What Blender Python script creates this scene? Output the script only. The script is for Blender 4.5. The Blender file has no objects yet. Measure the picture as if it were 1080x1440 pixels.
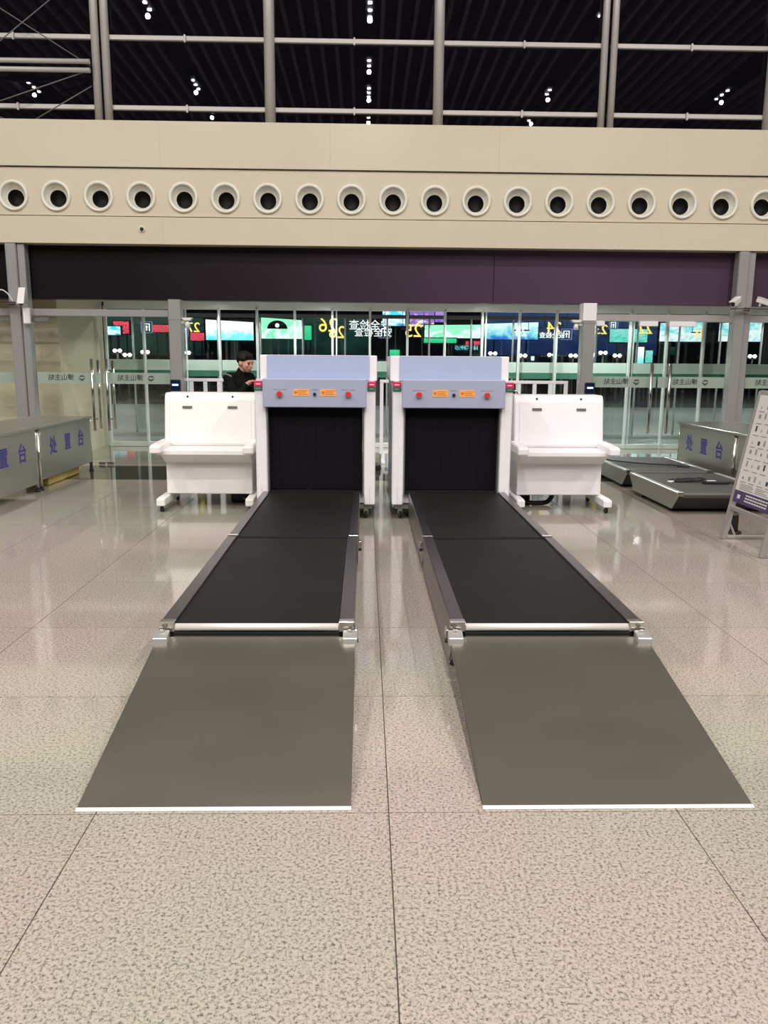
import bpy, bmesh, math, random
from mathutils import Vector, Matrix
random.seed(7)
SC = bpy.context.scene
COL = SC.collection
# ------------------------------------------------------------------ camera
FPX, PITCH, YAW, ROLL, HC = 1120.0, math.atan(212 / 1120), .0245, .008, 1.6
cam = bpy.data.cameras.new('camera')
cam.sensor_fit = 'VERTICAL'; cam.sensor_height = 36.0; cam.sensor_width = 27.0
cam.lens = 36.0 * FPX / 1440.0
cam.clip_start = .05; cam.clip_end = 300
camo = bpy.data.objects.new('camera', cam); COL.objects.link(camo)
camo.matrix_world = (Matrix.Translation((0, 0, HC)) @ Matrix.Rotation(-YAW, 4, 'Z')
                     @ Matrix.Rotation(math.pi / 2 - PITCH, 4, 'X') @ Matrix.Rotation(ROLL, 4, 'Z'))
SC.camera = camo
# ------------------------------------------------------------------ world, exposure
SC.view_settings.view_transform = 'Standard'; SC.view_settings.look = 'None'
SC.view_settings.exposure = 0.0; SC.view_settings.gamma = 1.0
SC.view_settings.use_curve_mapping = False
SC.cycles.transparent_max_bounces = 24
SC.cycles.max_bounces = 10
w = bpy.data.worlds.new('night'); SC.world = w; w.use_nodes = True
w.node_tree.nodes['Background'].inputs[0].default_value = (.5, .55, .75, 1)
w.node_tree.nodes['Background'].inputs[1].default_value = .012
LAMP_W = 1080.0            # watts of one cluster of ceiling spots
LAMP_C = (1.0, .95, .905)

# ------------------------------------------------------------------ helpers
def ray(px, py):
    u = (px - 540) / FPX; v = (720 - py) / FPX
    c, s = math.cos(ROLL), math.sin(ROLL)
    a = u * c - v * s; b = u * s + v * c
    cp, sp = math.cos(PITCH), math.sin(PITCH)
    X, Y, Z = a, cp + b * sp, -sp + b * cp
    cy, sy = math.cos(YAW), math.sin(YAW)
    return (X * cy + Y * sy, -X * sy + Y * cy, Z)
def at(px, py, D):        # the point at distance D seen at a pixel of the photograph
    r = ray(px, py); t = D / r[1]
    return Vector((r[0] * t, D, HC + r[2] * t))

MATS = {}
def mat(name, col, rough=.5, metal=0.0, spec=.5, noise=0.0, nscale=(8, 8, 8), coat=0.0, bump=0.0):
    m = bpy.data.materials.new(name); m.use_nodes = True
    nt = m.node_tree; p = nt.nodes['Principled BSDF']
    p.inputs['Base Color'].default_value = (*col, 1); p.inputs['Roughness'].default_value = rough
    p.inputs['Metallic'].default_value = metal; p.inputs['Specular IOR Level'].default_value = spec
    p.inputs['Coat Weight'].default_value = coat; p.inputs['Coat Roughness'].default_value = .08
    if noise > 0:
        g = nt.nodes.new('ShaderNodeNewGeometry'); mp = nt.nodes.new('ShaderNodeMapping')
        mp.inputs['Scale'].default_value = nscale
        n = nt.nodes.new('ShaderNodeTexNoise'); n.inputs['Scale'].default_value = 1; n.inputs['Detail'].default_value = 4
        r = nt.nodes.new('ShaderNodeMapRange')
        r.inputs[1].default_value = .3; r.inputs[2].default_value = .7
        r.inputs[3].default_value = 1 - noise; r.inputs[4].default_value = 1 + noise
        mx = nt.nodes.new('ShaderNodeVectorMath'); mx.operation = 'SCALE'; mx.inputs[0].default_value = col
        nt.links.new(g.outputs['Position'], mp.inputs[0]); nt.links.new(mp.outputs[0], n.inputs['Vector'])
        nt.links.new(n.outputs['Fac'], r.inputs[0]); nt.links.new(r.outputs[0], mx.inputs['Scale'])
        nt.links.new(mx.outputs[0], p.inputs['Base Color'])
        r2 = nt.nodes.new('ShaderNodeMapRange'); r2.inputs[1].default_value = .3; r2.inputs[2].default_value = .7
        r2.inputs[3].default_value = max(.02, rough * (1 - noise)); r2.inputs[4].default_value = rough * (1 + noise)
        nt.links.new(n.outputs['Fac'], r2.inputs[0]); nt.links.new(r2.outputs[0], p.inputs['Roughness'])
        if bump > 0:
            b = nt.nodes.new('ShaderNodeBump'); b.inputs['Strength'].default_value = bump; b.inputs['Distance'].default_value = .002
            nt.links.new(n.outputs['Fac'], b.inputs['Height']); nt.links.new(b.outputs[0], p.inputs['Normal'])
    MATS[name] = m
    return m
def glass(name, tint, boost=1.0):
    m = bpy.data.materials.new(name); m.use_nodes = True; nt = m.node_tree; nt.nodes.clear()
    o = nt.nodes.new('ShaderNodeOutputMaterial'); mix = nt.nodes.new('ShaderNodeMixShader')
    t = nt.nodes.new('ShaderNodeBsdfTransparent'); t.inputs[0].default_value = (*tint, 1)
    g = nt.nodes.new('ShaderNodeBsdfGlossy'); g.inputs['Roughness'].default_value = .0
    f = nt.nodes.new('ShaderNodeFresnel'); f.inputs[0].default_value = 1.5
    gm = nt.nodes.new('ShaderNodeNewGeometry'); io = nt.nodes.new('ShaderNodeMapRange')      # same index on both faces of the sheet
    io.inputs[3].default_value = 1.5; io.inputs[4].default_value = 1 / 1.5
    nt.links.new(gm.outputs['Backfacing'], io.inputs[0]); nt.links.new(io.outputs[0], f.inputs[0])
    k = nt.nodes.new('ShaderNodeMath'); k.operation = 'MULTIPLY'; k.inputs[1].default_value = boost; k.use_clamp = True
    nt.links.new(f.outputs[0], k.inputs[0]); nt.links.new(k.outputs[0], mix.inputs[0])
    nt.links.new(t.outputs[0], mix.inputs[1]); nt.links.new(g.outputs[0], mix.inputs[2]); nt.links.new(mix.outputs[0], o.inputs[0])
    MATS[name] = m
    return m
def frosted(name, col, keep=.25):
    m = bpy.data.materials.new(name); m.use_nodes = True; nt = m.node_tree; nt.nodes.clear()
    o = nt.nodes.new('ShaderNodeOutputMaterial'); mix = nt.nodes.new('ShaderNodeMixShader'); mix.inputs[0].default_value = keep
    d = nt.nodes.new('ShaderNodeBsdfDiffuse'); d.inputs[0].default_value = (*col, 1)
    t = nt.nodes.new('ShaderNodeBsdfTransparent')
    nt.links.new(d.outputs[0], mix.inputs[1]); nt.links.new(t.outputs[0], mix.inputs[2]); nt.links.new(mix.outputs[0], o.inputs[0])
    MATS[name] = m
    return m
def emit(name, col, strength):
    m = bpy.data.materials.new(name); m.use_nodes = True; nt = m.node_tree; nt.nodes.clear()
    o = nt.nodes.new('ShaderNodeOutputMaterial'); e = nt.nodes.new('ShaderNodeEmission')
    e.inputs[0].default_value = (*col, 1); e.inputs[1].default_value = strength
    nt.links.new(e.outputs[0], o.inputs[0]); MATS[name] = m
    return m
def led(name, stops, strength, scale=(3, 1, 3), seed=0, axis_mix=.5, detail=1.5):
    # picture on an LED wall: soft bands and blobs of light
    m = bpy.data.materials.new(name); m.use_nodes = True; nt = m.node_tree; nt.nodes.clear()
    o = nt.nodes.new('ShaderNodeOutputMaterial'); e = nt.nodes.new('ShaderNodeEmission'); e.inputs[1].default_value = strength
    tc = nt.nodes.new('ShaderNodeTexCoord'); mp = nt.nodes.new('ShaderNodeMapping')
    mp.inputs['Scale'].default_value = scale; mp.inputs['Location'].default_value = (seed * 3.1, seed, seed * 1.7)
    n = nt.nodes.new('ShaderNodeTexNoise'); n.inputs['Scale'].default_value = 1.3; n.inputs['Detail'].default_value = detail
    sx = nt.nodes.new('ShaderNodeSeparateXYZ')
    mm = nt.nodes.new('ShaderNodeMath'); mm.operation = 'MULTIPLY'; mm.inputs[1].default_value = axis_mix
    ad = nt.nodes.new('ShaderNodeMath'); ad.operation = 'MULTIPLY_ADD'; ad.inputs[1].default_value = 1.6 * (1 - axis_mix)
    cr = nt.nodes.new('ShaderNodeValToRGB')
    while len(cr.color_ramp.elements) < len(stops): cr.color_ramp.elements.new(.5)
    for el, (p, c) in zip(cr.color_ramp.elements, stops): el.position = p; el.color = (*c, 1)
    nt.links.new(tc.outputs['Generated'], mp.inputs[0]); nt.links.new(mp.outputs[0], n.inputs['Vector'])
    nt.links.new(tc.outputs['Generated'], sx.inputs[0]); nt.links.new(sx.outputs[2], mm.inputs[0])
    nt.links.new(n.outputs['Fac'], ad.inputs[0]); nt.links.new(mm.outputs[0], ad.inputs[2])
    nt.links.new(ad.outputs[0], cr.inputs[0]); nt.links.new(cr.outputs[0], e.inputs[0]); nt.links.new(e.outputs[0], o.inputs[0])
    MATS[name] = m
    return m
def granite(name, light, mid, dark, rough, tintvar):
    m = bpy.data.materials.new(name); m.use_nodes = True; nt = m.node_tree; p = nt.nodes['Principled BSDF']
    g = nt.nodes.new('ShaderNodeNewGeometry')
    n = nt.nodes.new('ShaderNodeTexNoise'); n.inputs['Scale'].default_value = 88; n.inputs['Detail'].default_value = 5; n.inputs['Roughness'].default_value = .82; n.inputs['Lacunarity'].default_value = 1.9
    cr = nt.nodes.new('ShaderNodeValToRGB'); e = cr.color_ramp.elements
    e.new(.5); e.new(.6)
    for el, (q, c) in zip(e, ((.385, dark), (.455, mid), (.515, light), (.75, tuple(min(1, x * 1.1) for x in light)))):
        el.position = q; el.color = (*c, 1)
    n2 = nt.nodes.new('ShaderNodeTexNoise'); n2.inputs['Scale'].default_value = .55; n2.inputs['Detail'].default_value = 1
    cr2 = nt.nodes.new('ShaderNodeValToRGB')
    cr2.color_ramp.elements[0].position = .38; cr2.color_ramp.elements[0].color = (.88, .97, .84, 1)
    cr2.color_ramp.elements[1].position = .62; cr2.color_ramp.elements[1].color = (1.0, .94, .905, 1)
    oi = nt.nodes.new('ShaderNodeObjectInfo')
    r = nt.nodes.new('ShaderNodeMapRange'); r.inputs[3].default_value = 1 - tintvar; r.inputs[4].default_value = 1 + tintvar
    mx = nt.nodes.new('ShaderNodeMix'); mx.data_type = 'RGBA'; mx.blend_type = 'MULTIPLY'; mx.inputs[0].default_value = 1
    sc = nt.nodes.new('ShaderNodeVectorMath'); sc.operation = 'SCALE'
    L = nt.links.new
    L(g.outputs['Position'], n.inputs['Vector']); L(n.outputs['Fac'], cr.inputs[0])
    L(g.outputs['Position'], n2.inputs['Vector']); L(n2.outputs['Fac'], cr2.inputs[0])
    L(cr.outputs[0], mx.inputs[6]); L(cr2.outputs[0], mx.inputs[7])
    L(oi.outputs['Random'], r.inputs[0]); L(mx.outputs[2], sc.inputs[0]); L(r.outputs[0], sc.inputs['Scale'])
    L(sc.outputs[0], p.inputs['Base Color'])
    p.inputs['Roughness'].default_value = rough; p.inputs['Specular IOR Level'].default_value = .5
    MATS[name] = m
    return m

class MB:
    """collects solids and links them as one mesh object"""
    def __init__(s): s.bm = bmesh.new()
    def _merge(s, bm):
        me = bpy.data.meshes.new('t'); bm.to_mesh(me); bm.free(); s.bm.from_mesh(me); bpy.data.meshes.remove(me)
    def box(s, x0, x1, y0, y1, z0, z1, bev=0.0, seg=1, mi=0):
        b = bmesh.new()
        vs = [b.verts.new((x, y, z)) for x in (x0, x1) for y in (y0, y1) for z in (z0, z1)]
        for f in ((0, 1, 3, 2), (4, 6, 7, 5), (0, 4, 5, 1), (2, 3, 7, 6), (0, 2, 6, 4), (1, 5, 7, 3)):
            fc = b.faces.new([vs[i] for i in f]); fc.material_index = mi
        if bev > 0: bmesh.ops.bevel(b, geom=b.edges[:], offset=bev, segments=seg, affect='EDGES', profile=.5)
        s._merge(b); return s
    def prism(s, pts, a0, a1, axis='X', bev=0.0):
        # polygon in the plane across `axis`, swept from a0 to a1
        b = bmesh.new()
        def P(u, v, a): return {'X': (a, u, v), 'Y': (u, a, v), 'Z': (u, v, a)}[axis]
        lo = [b.verts.new(P(u, v, a0)) for u, v in pts]; hi = [b.verts.new(P(u, v, a1)) for u, v in pts]
        n = len(pts)
        b.faces.new(lo); b.faces.new(hi[::-1])
        for i in range(n): b.faces.new((lo[i], hi[i], hi[(i + 1) % n], lo[(i + 1) % n]))
        bmesh.ops.recalc_face_normals(b, faces=b.faces[:])
        if bev > 0: bmesh.ops.bevel(b, geom=b.edges[:], offset=bev, segments=1, affect='EDGES')
        s._merge(b); return s
    def rod(s, p0, p1, r0, r1=None, seg=16, caps=True):
        r1 = r0 if r1 is None else r1
        p0, p1 = Vector(p0), Vector(p1); d = p1 - p0
        b = bmesh.new()
        bmesh.ops.create_cone(b, cap_ends=caps, segments=seg, radius1=r0, radius2=r1, depth=d.length)
        q = Vector((0, 0, 1)).rotation_difference(d.normalized()).to_matrix().to_4x4()
        bmesh.ops.transform(b, matrix=Matrix.Translation((p0 + p1) / 2) @ q, verts=b.verts[:])
        for f in b.faces: f.smooth = len(f.verts) == 4
        s._merge(b); return s
    def tube(s, pts, r, seg=10):
        pts = [Vector(p) for p in pts]
        b = bmesh.new(); rings = []
        for i, p in enumerate(pts):
            d = (pts[min(i + 1, len(pts) - 1)] - pts[max(i - 1, 0)]).normalized()
            q = Vector((0, 0, 1)).rotation_difference(d).to_matrix()
            rings.append([b.verts.new(p + q @ Vector((r * math.cos(2 * math.pi * k / seg), r * math.sin(2 * math.pi * k / seg), 0))) for k in range(seg)])
        for i in range(len(rings) - 1):
            A, B = rings[i], rings[i + 1]
            sh = min(range(seg), key=lambda t: sum((A[k].co - B[(k + t) % seg].co).length for k in range(seg)))
            for k in range(seg):
                f = b.faces.new((A[k], A[(k + 1) % seg], B[(k + 1 + sh) % seg], B[(k + sh) % seg])); f.smooth = True
        b.faces.new(rings[0][::-1]); b.faces.new(rings[-1])
        bmesh.ops.recalc_face_normals(b, faces=b.faces[:])
        s._merge(b); return s
    def ball(s, c, r, sc=(1, 1, 1), u=20, v=12):
        b = bmesh.new(); bmesh.ops.create_uvsphere(b, u_segments=u, v_segments=v, radius=r)
        bmesh.ops.transform(b, matrix=Matrix.Translation(c) @ Matrix.Diagonal((*sc, 1)), verts=b.verts[:])
        for f in b.faces: f.smooth = True
        s._merge(b); return s
    def lathe(s, prof, c, axis='Y', seg=40, dz=None):
        # prof: (radius, along) from outside in
        b = bmesh.new(); rings = []
        for j, (r, a) in enumerate(prof):
            oz = dz[j] if dz else 0
            ring = []
            for k in range(seg):
                t = 2 * math.pi * k / seg; u, v = r * math.cos(t), r * math.sin(t)
                co = {'Y': (c[0] + u, c[1] + a, c[2] + v + oz), 'Z': (c[0] + u, c[1] + v, c[2] + a)}[axis]
                ring.append(b.verts.new(co))
            rings.append(ring)
        for A, B in zip(rings, rings[1:]):
            for k in range(seg):
                f = b.faces.new((A[k], A[(k + 1) % seg], B[(k + 1) % seg], B[k])); f.smooth = True
        bmesh.ops.recalc_face_normals(b, faces=b.faces[:])
        s._merge(b); return s
    def move(s, M):
        bmesh.ops.transform(s.bm, matrix=M, verts=s.bm.verts[:]); return s
    def build(s, name, m, parent=None, label=None, kind=None):
        me = bpy.data.meshes.new(name); s.bm.to_mesh(me); s.bm.free()
        for mm in (m if isinstance(m, (list, tuple)) else (m,)): me.materials.append(MATS[mm] if isinstance(mm, str) else mm)
        return link(name, me, parent, label, kind)
def wloc(o):
    return Vector(o.location)
def link(name, me, parent=None, label=None, kind=None):
    o = bpy.data.objects.new(name, me); COL.objects.link(o)
    if parent is not None:
        o.parent = parent
        o.matrix_parent_inverse = INV.get(parent.name, Matrix.Identity(4))
        INV[o.name] = INV.get(parent.name, Matrix.Identity(4))
        o.matrix_parent_inverse = INV0.get(parent.name, Matrix.Identity(4))
    if label: o['label'] = label
    if kind: o['kind'] = kind
    return o
INV, INV0 = {}, {}
def tag(o, label, cat, group=None):
    o['label'] = label; o['category'] = cat
    if group: o['group'] = group
    return o
def thing(name, label, cat, loc=(0, 0, 0), group=None):
    o = bpy.data.objects.new(name, None); COL.objects.link(o); o.location = loc; o.empty_display_size = .1
    INV0[o.name] = Matrix.Translation(loc).inverted()
    return tag(o, label, cat, group)
def structure(name, loc=(0, 0, 0)):
    o = bpy.data.objects.new(name, None); COL.objects.link(o); o['kind'] = 'structure'; o.location = loc
    INV0[o.name] = Matrix.Translation(loc).inverted()
    return o
def copy_tree(o, parent=None):
    c = o.copy(); COL.objects.link(c)
    if parent is not None: c.parent = parent; c.matrix_parent_inverse = o.matrix_parent_inverse
    for ch in [x for x in o.children]: copy_tree(ch, c)
    return c
def text_mesh(txt, size, depth=.003, mirror=False, bold=0.0):
    cu = bpy.data.curves.new('text', 'FONT'); cu.body = txt; cu.size = size; cu.extrude = depth
    cu.align_x = 'CENTER'; cu.align_y = 'CENTER'; cu.resolution_u = 3; cu.offset = bold
    ob = bpy.data.objects.new('text', cu); COL.objects.link(ob)
    dg = bpy.context.evaluated_depsgraph_get()
    me = bpy.data.meshes.new_from_object(ob.evaluated_get(dg), depsgraph=dg)
    bpy.data.objects.remove(ob); bpy.data.curves.remove(cu)
    if mirror:
        me.transform(Matrix.Diagonal((-1, 1, 1, 1))); me.flip_normals()
    me.materials.clear()
    return me
FACE = Matrix.Rotation(math.pi / 2, 4, 'X')         # text upright, facing the hall (-Y)
def text(name, txt, size, m, M, parent=None, mirror=False, depth=.003, bold=0.0):
    me = text_mesh(txt, size, depth, mirror, bold); me.transform(M); me.materials.append(MATS[m])
    return link(name, me, parent)

# ------------------------------------------------------------------ materials
granite('granite', (.43, .376, .348), (.29, .253, .233), (.095, .084, .078), .07, .03)
granite('dark_granite', (.075, .075, .06), (.05, .05, .04), (.03, .03, .025), .06, .05)
mat('grout', (.12, .11, .10), .8)
mat('cream', (.61, .54, .415), .28, noise=.02, nscale=(1.2, 1.2, 1.2))
mat('cream_wall', (.62, .55, .40), .35, noise=.04, nscale=(1, 1, 1))
mat('nozzle', (.74, .72, .62), .35)
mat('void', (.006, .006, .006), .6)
mat('steel', (.42, .40, .37), .34, 1, noise=.10, nscale=(1.2, 60, 60))
mat('steel_ramp', (.235, .218, .178), .40, .85, noise=.035, nscale=(1.6, 3.5, 1.6))
mat('steel_rail', (.26, .24, .25), .32, 1, noise=.08, nscale=(60, 1.5, 60))
mat('steel_counter', (.42, .41, .365), .30, .8, noise=.08, nscale=(60, 1, 2))
mat('steel_post', (.50, .49, .49), .28, .55, noise=.015, nscale=(40, 40, .8))
mat('aluminium', (.78, .76, .72), .30, .75)
mat('bright_steel', (.80, .78, .74), .18, 1)
mat('lip_metal', (.80, .77, .72), .35, .2)
mat('mullion', (.52, .50, .47), .45, .2)
mat('facade_metal', (.78, .82, .80), .35, .15)
mat('white_paint', (.80, .78, .80), .38)
mat('white_warm', (.83, .815, .79), .38)
mat('blue_panel', (.35, .41, .58), .42)
mat('blue_panel_dark', (.345, .37, .50), .42)
mat('belt', (.010, .009, .0092), .55, 0, .2, noise=.06, nscale=(2, 2, 2))
mat('black_rubber', (.014, .013, .014), .6)
mat('curtain', (.004, .003, .006), .6, 0, .15)
mat('black_plastic', (.016, .016, .017), .4)
mat('red', (.62, .02, .035), .4)
mat('magenta', (.62, .015, .10), .45)
mat('green', (.02, .14, .08), .45)
mat('amber', (.82, .40, .10), .5)
mat('amber_print', (.62, .16, .04), .5)
mat('grey_plastic', (.14, .14, .13), .45)
mat('fascia_black', (.010, .008, .009), .30)
def board_reflection():            # violet reflection painted into the dark board's colour along its length
    m = mat('fascia_reflection', (.05, .03, .05), .32, 0, .16); nt = m.node_tree; p = nt.nodes['Principled BSDF']
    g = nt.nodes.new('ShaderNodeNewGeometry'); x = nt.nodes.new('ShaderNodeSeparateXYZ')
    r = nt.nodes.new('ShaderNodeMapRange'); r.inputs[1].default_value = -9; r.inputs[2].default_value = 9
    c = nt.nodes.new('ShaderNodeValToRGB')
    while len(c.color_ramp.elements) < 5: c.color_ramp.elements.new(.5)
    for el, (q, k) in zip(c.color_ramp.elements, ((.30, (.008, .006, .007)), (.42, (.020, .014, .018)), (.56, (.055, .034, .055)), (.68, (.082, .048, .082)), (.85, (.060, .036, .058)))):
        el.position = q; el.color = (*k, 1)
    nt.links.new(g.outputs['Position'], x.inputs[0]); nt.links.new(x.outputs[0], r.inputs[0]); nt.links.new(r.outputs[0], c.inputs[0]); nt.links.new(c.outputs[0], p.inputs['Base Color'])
board_reflection()
mat('slat_dark', (.52, .46, .58), .6)
mat('ceiling', (.13, .10, .14), .8)
mat('purple_ink', (.05, .04, .27), .5)
mat('ink', (.05, .05, .05), .6)
mat('ink_grey', (.30, .29, .28), .6)
mat('print_white', (.68, .66, .63), .45)
mat('print_violet', (.045, .030, .105), .45)
mat('skin', (.52, .27, .20), .5)
mat('hair', (.006, .0055, .006), .6, 0, .2)
mat('jacket', (.004, .005, .0045), .8, 0, .12, noise=.2, nscale=(30, 30, 30))
mat('trousers', (.010, .011, .014), .75)
mat('shoe', (.010, .010, .010), .4)
mat('grey_stripe', (.16, .16, .155), .6)
mat('eye', (.012, .010, .010), .2)
mat('lip', (.38, .13, .11), .5)
mat('plaza', (.40, .41, .385), .30, noise=.05, nscale=(.8, .8, .8))
mat('asphalt', (.012, .014, .014), .25)
mat('dark_building', (.045, .055, .085), .6)
mat('yellow', (.55, .42, .10), .5)
mat('soffit', (.50, .50, .52), .6)
mat('camera_white', (.75, .73, .70), .4)
glass('glass', (.968, .988, .975), 1.0)
glass('glass_night', (.55, .5, .58), 1.15)
frosted('frost_strip', (.50, .55, .50), .30)
frosted('frost_band', (.86, .95, .90), .05)
frosted('green_band', (.10, .33, .23), .25)
emit('lamp_lens', (1, .97, 1), 60)
emit('plaza_lamp', (1, .98, .88), 9)
emit('neon_yellow', (1, .72, .16), 1.6)
emit('neon_white', (.92, .95, 1), 1.5)
emit('neon_blue', (.35, .5, 1), .9)
emit('reader_screen', (.45, .7, 1), 3.0)
emit('reader_glow', (.03, .06, .2), .22)
W, CY, GR, BL, DK = (1, 1, 1), (.10, .75, .85), (.04, .65, .28), (.03, .12, .6), (.01, .02, .04)
led('led_white_cyan', [(.25, CY), (.42, (.25, .85, .9)), (.55, (.8, .95, 1)), (.9, W)], 1.6, (5, 1, 2.5), 1, .6, 2.5)
led('led_mint', [(.3, (.08, .65, .3)), (.45, (.4, 1, .65)), (.58, (.85, 1, .93)), (.8, (.3, .9, .55))], 1.5, (4, 1, 1.6), 2, .3, 2.5)
led('led_green', [(.2, GR), (.6, (.05, .75, .33)), (.9, (.1, .8, .4))], 1.0, (2, 1, 1), 3)
led('led_busy', [(.15, (.02, .08, .2)), (.35, CY), (.5, W), (.62, (.6, .25, .35)), (.8, (.2, .15, .6))], 1.3, (5, 1, 4), 4, .2, 3)
led('led_cyan_top', [(.2, (.02, .1, .4)), (.45, (.3, .8, .95)), (.6, W), (.85, (.05, .7, .9))], 1.4, (3, 1, 3), 5, .4)
led('led_blue_people', [(.2, BL), (.38, (.04, .2, .7)), (.55, (.25, .75, .85)), (.8, (.75, .95, 1))], 1.3, (7, 1, 2.5), 6, .55, 2.5)
led('led_teal', [(.2, (.02, .35, .5)), (.45, (.06, .7, .7)), (.6, (.1, .8, .65)), (.85, (.4, .9, .9))], 1.1, (5, 1, 5), 7, .25, 3)
led('led_ice', [(.2, (.08, .6, .75)), (.45, (.55, .85, .95)), (.65, W), (.9, (.2, .75, .85))], 1.35, (5, 1, 4), 8, .25, 3)
led('led_violet', [(.3, (.25, .12, .8)), (.7, (.5, .3, .95))], 1.0, (2, 1, 2), 9)
led('led_red', [(.62, (.06, .0, .005)), (.70, (.9, .03, .08)), (.9, (1, .15, .2))], 1.1, (16, 1, 5), 10, .05, 2)
led('led_pink', [(.3, (.9, .5, .4)), (.7, (1, .85, .8))], 1.0, (4, 1, 2), 11)
led('led_night_sign', [(.66, (.0, .02, .03)), (.74, (.03, .3, .35)), (.88, (.3, .7, .8))], 1.0, (14, 1, 3), 12, .05, 2)

# ------------------------------------------------------------------ ceiling lamps (seen mirrored in the dark glazing)
CEIL_Z = 12.0
lamp_rows = {-12.75: [-13.2, -8.0, -2.5, 3.0], -6.45: [-10.6, -7.4, -.6, 4.5], .1: [-11.0, -8.0, -4.9, -.6, 4.5], 7.0: [-10.8, -7.6, -.2, 4.5], 13.75: [-7.6, -2.5, 3.0]}
ROWN = {-12.75: 'outermost row by the diagonal braces', -6.45: 'row next to the braced bay', .1: 'middle row', 7.0: 'row past the middle toward the double mullion', 13.75: 'outermost row of the unbraced end'}
def lamp_cluster(x, y, n, rank):
    lab, grp = 'ceiling spots mirrored in the glazing, %s, %s' % (ROWN[x], ['highest', 'second highest', 'third highest', 'fourth highest'][rank]), 'ceiling spots mirrored in the glazing'
    if y > 1: t = MB().box(x - .15, x + .15, y - .3 * n, y + .3 * n, CEIL_Z - .16, CEIL_Z + .05, .02).build('spotlight', 'grey_plastic', ceiling)
    else:
        t = thing('ceiling_spotlight', lab, 'ceiling light', (x, y, CEIL_Z), grp)
        MB().box(x - .15, x + .15, y - .3 * n, y + .3 * n, CEIL_Z - .16, CEIL_Z + .05, .02).build('housing', 'grey_plastic', t)
    for i in range(n):
        yy = y + (i - (n - 1) / 2) * .5
        MB().rod((x, yy, CEIL_Z - .20), (x, yy, CEIL_Z - .165), .065, seg=16).build('lens', 'lamp_lens', t)
    L = bpy.data.lights.new('spot', 'SPOT'); L.energy = LAMP_W; L.color = LAMP_C
    L.spot_size = math.radians(165); L.spot_blend = .6; L.shadow_soft_size = .07
    lo = bpy.data.objects.new('lamp_bulb', L); COL.objects.link(lo); lo.location = (x, y, CEIL_Z - .45)
    return t
# ------------------------------------------------------------------ setting: floor
TX, TY = 1.05, 1.016
fl = MB()
fl.box(-6.21, 6.39, .588, 12.16, -.08, -.007, mi=1)                 # grout bed under the tiles
for b in ((-20, -6.21, -26, 12.16), (6.39, 20, -26, 12.16), (-6.21, 6.39, -26, .588), (-20, 20, 12.16, 15.05)):
    fl.box(*b, -.08, 0, mi=0)
floor = fl.build('floor', ['granite', 'grout'], kind='structure')
tile_me = None
for i in range(-6, 6):
    for j in range(-2, 8):
        x0, y0 = .09 + TX * i, 2.62 + TY * j
        if tile_me is None:
            o = MB().box(.0022, TX - .0022, .0022, TY - .0022, -.007, 0).build('tile', 'granite', floor); tile_me = o.data
        else: o = link('tile', tile_me, floor)
        o.location = (x0, y0, 0)
d_me = None
for i in range(-6, 6):
    for k in range(2):
        x0, y0 = .09 + TX * i, 10.748 + .706 * k
        if d_me is None:
            o = MB().box(.0022, TX - .0022, .0022, .7038, -.007, 0).build('border_tile', 'dark_granite', floor); d_me = o.data
        else: o = link('border_tile', d_me, floor)
        o.location = (x0, y0, 0)
MB().box(-60, 70, 15.06, 29.5, -.10, -.005).build('plaza_ground', 'plaza', kind='structure')
MB().box(-60, 70, 29.5, 80, -.12, -.02).build('road_ground', 'asphalt', kind='structure')

# ------------------------------------------------------------------ setting: ceiling with slats
ceiling = MB().box(-22, 22, -26, 12.9, CEIL_Z + .05, CEIL_Z + .25).build('ceiling', 'ceiling', kind='structure')
sl = MB()
for k in range(88):
    x = -22 + .5 * k
    if min(abs(x - r) for r in lamp_rows) > .28: sl.box(x - .06, x + .06, -26, 12.4, CEIL_Z - .12, CEIL_Z + .05)
sl.build('slats', 'slat_dark', ceiling, kind='stuff')

for x, ys in lamp_rows.items():
    for i, y in enumerate(ys): lamp_cluster(x, y, 2 + (i + int(abs(x))) % 2, len([q for q in ys if y < q < 1]))

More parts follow.
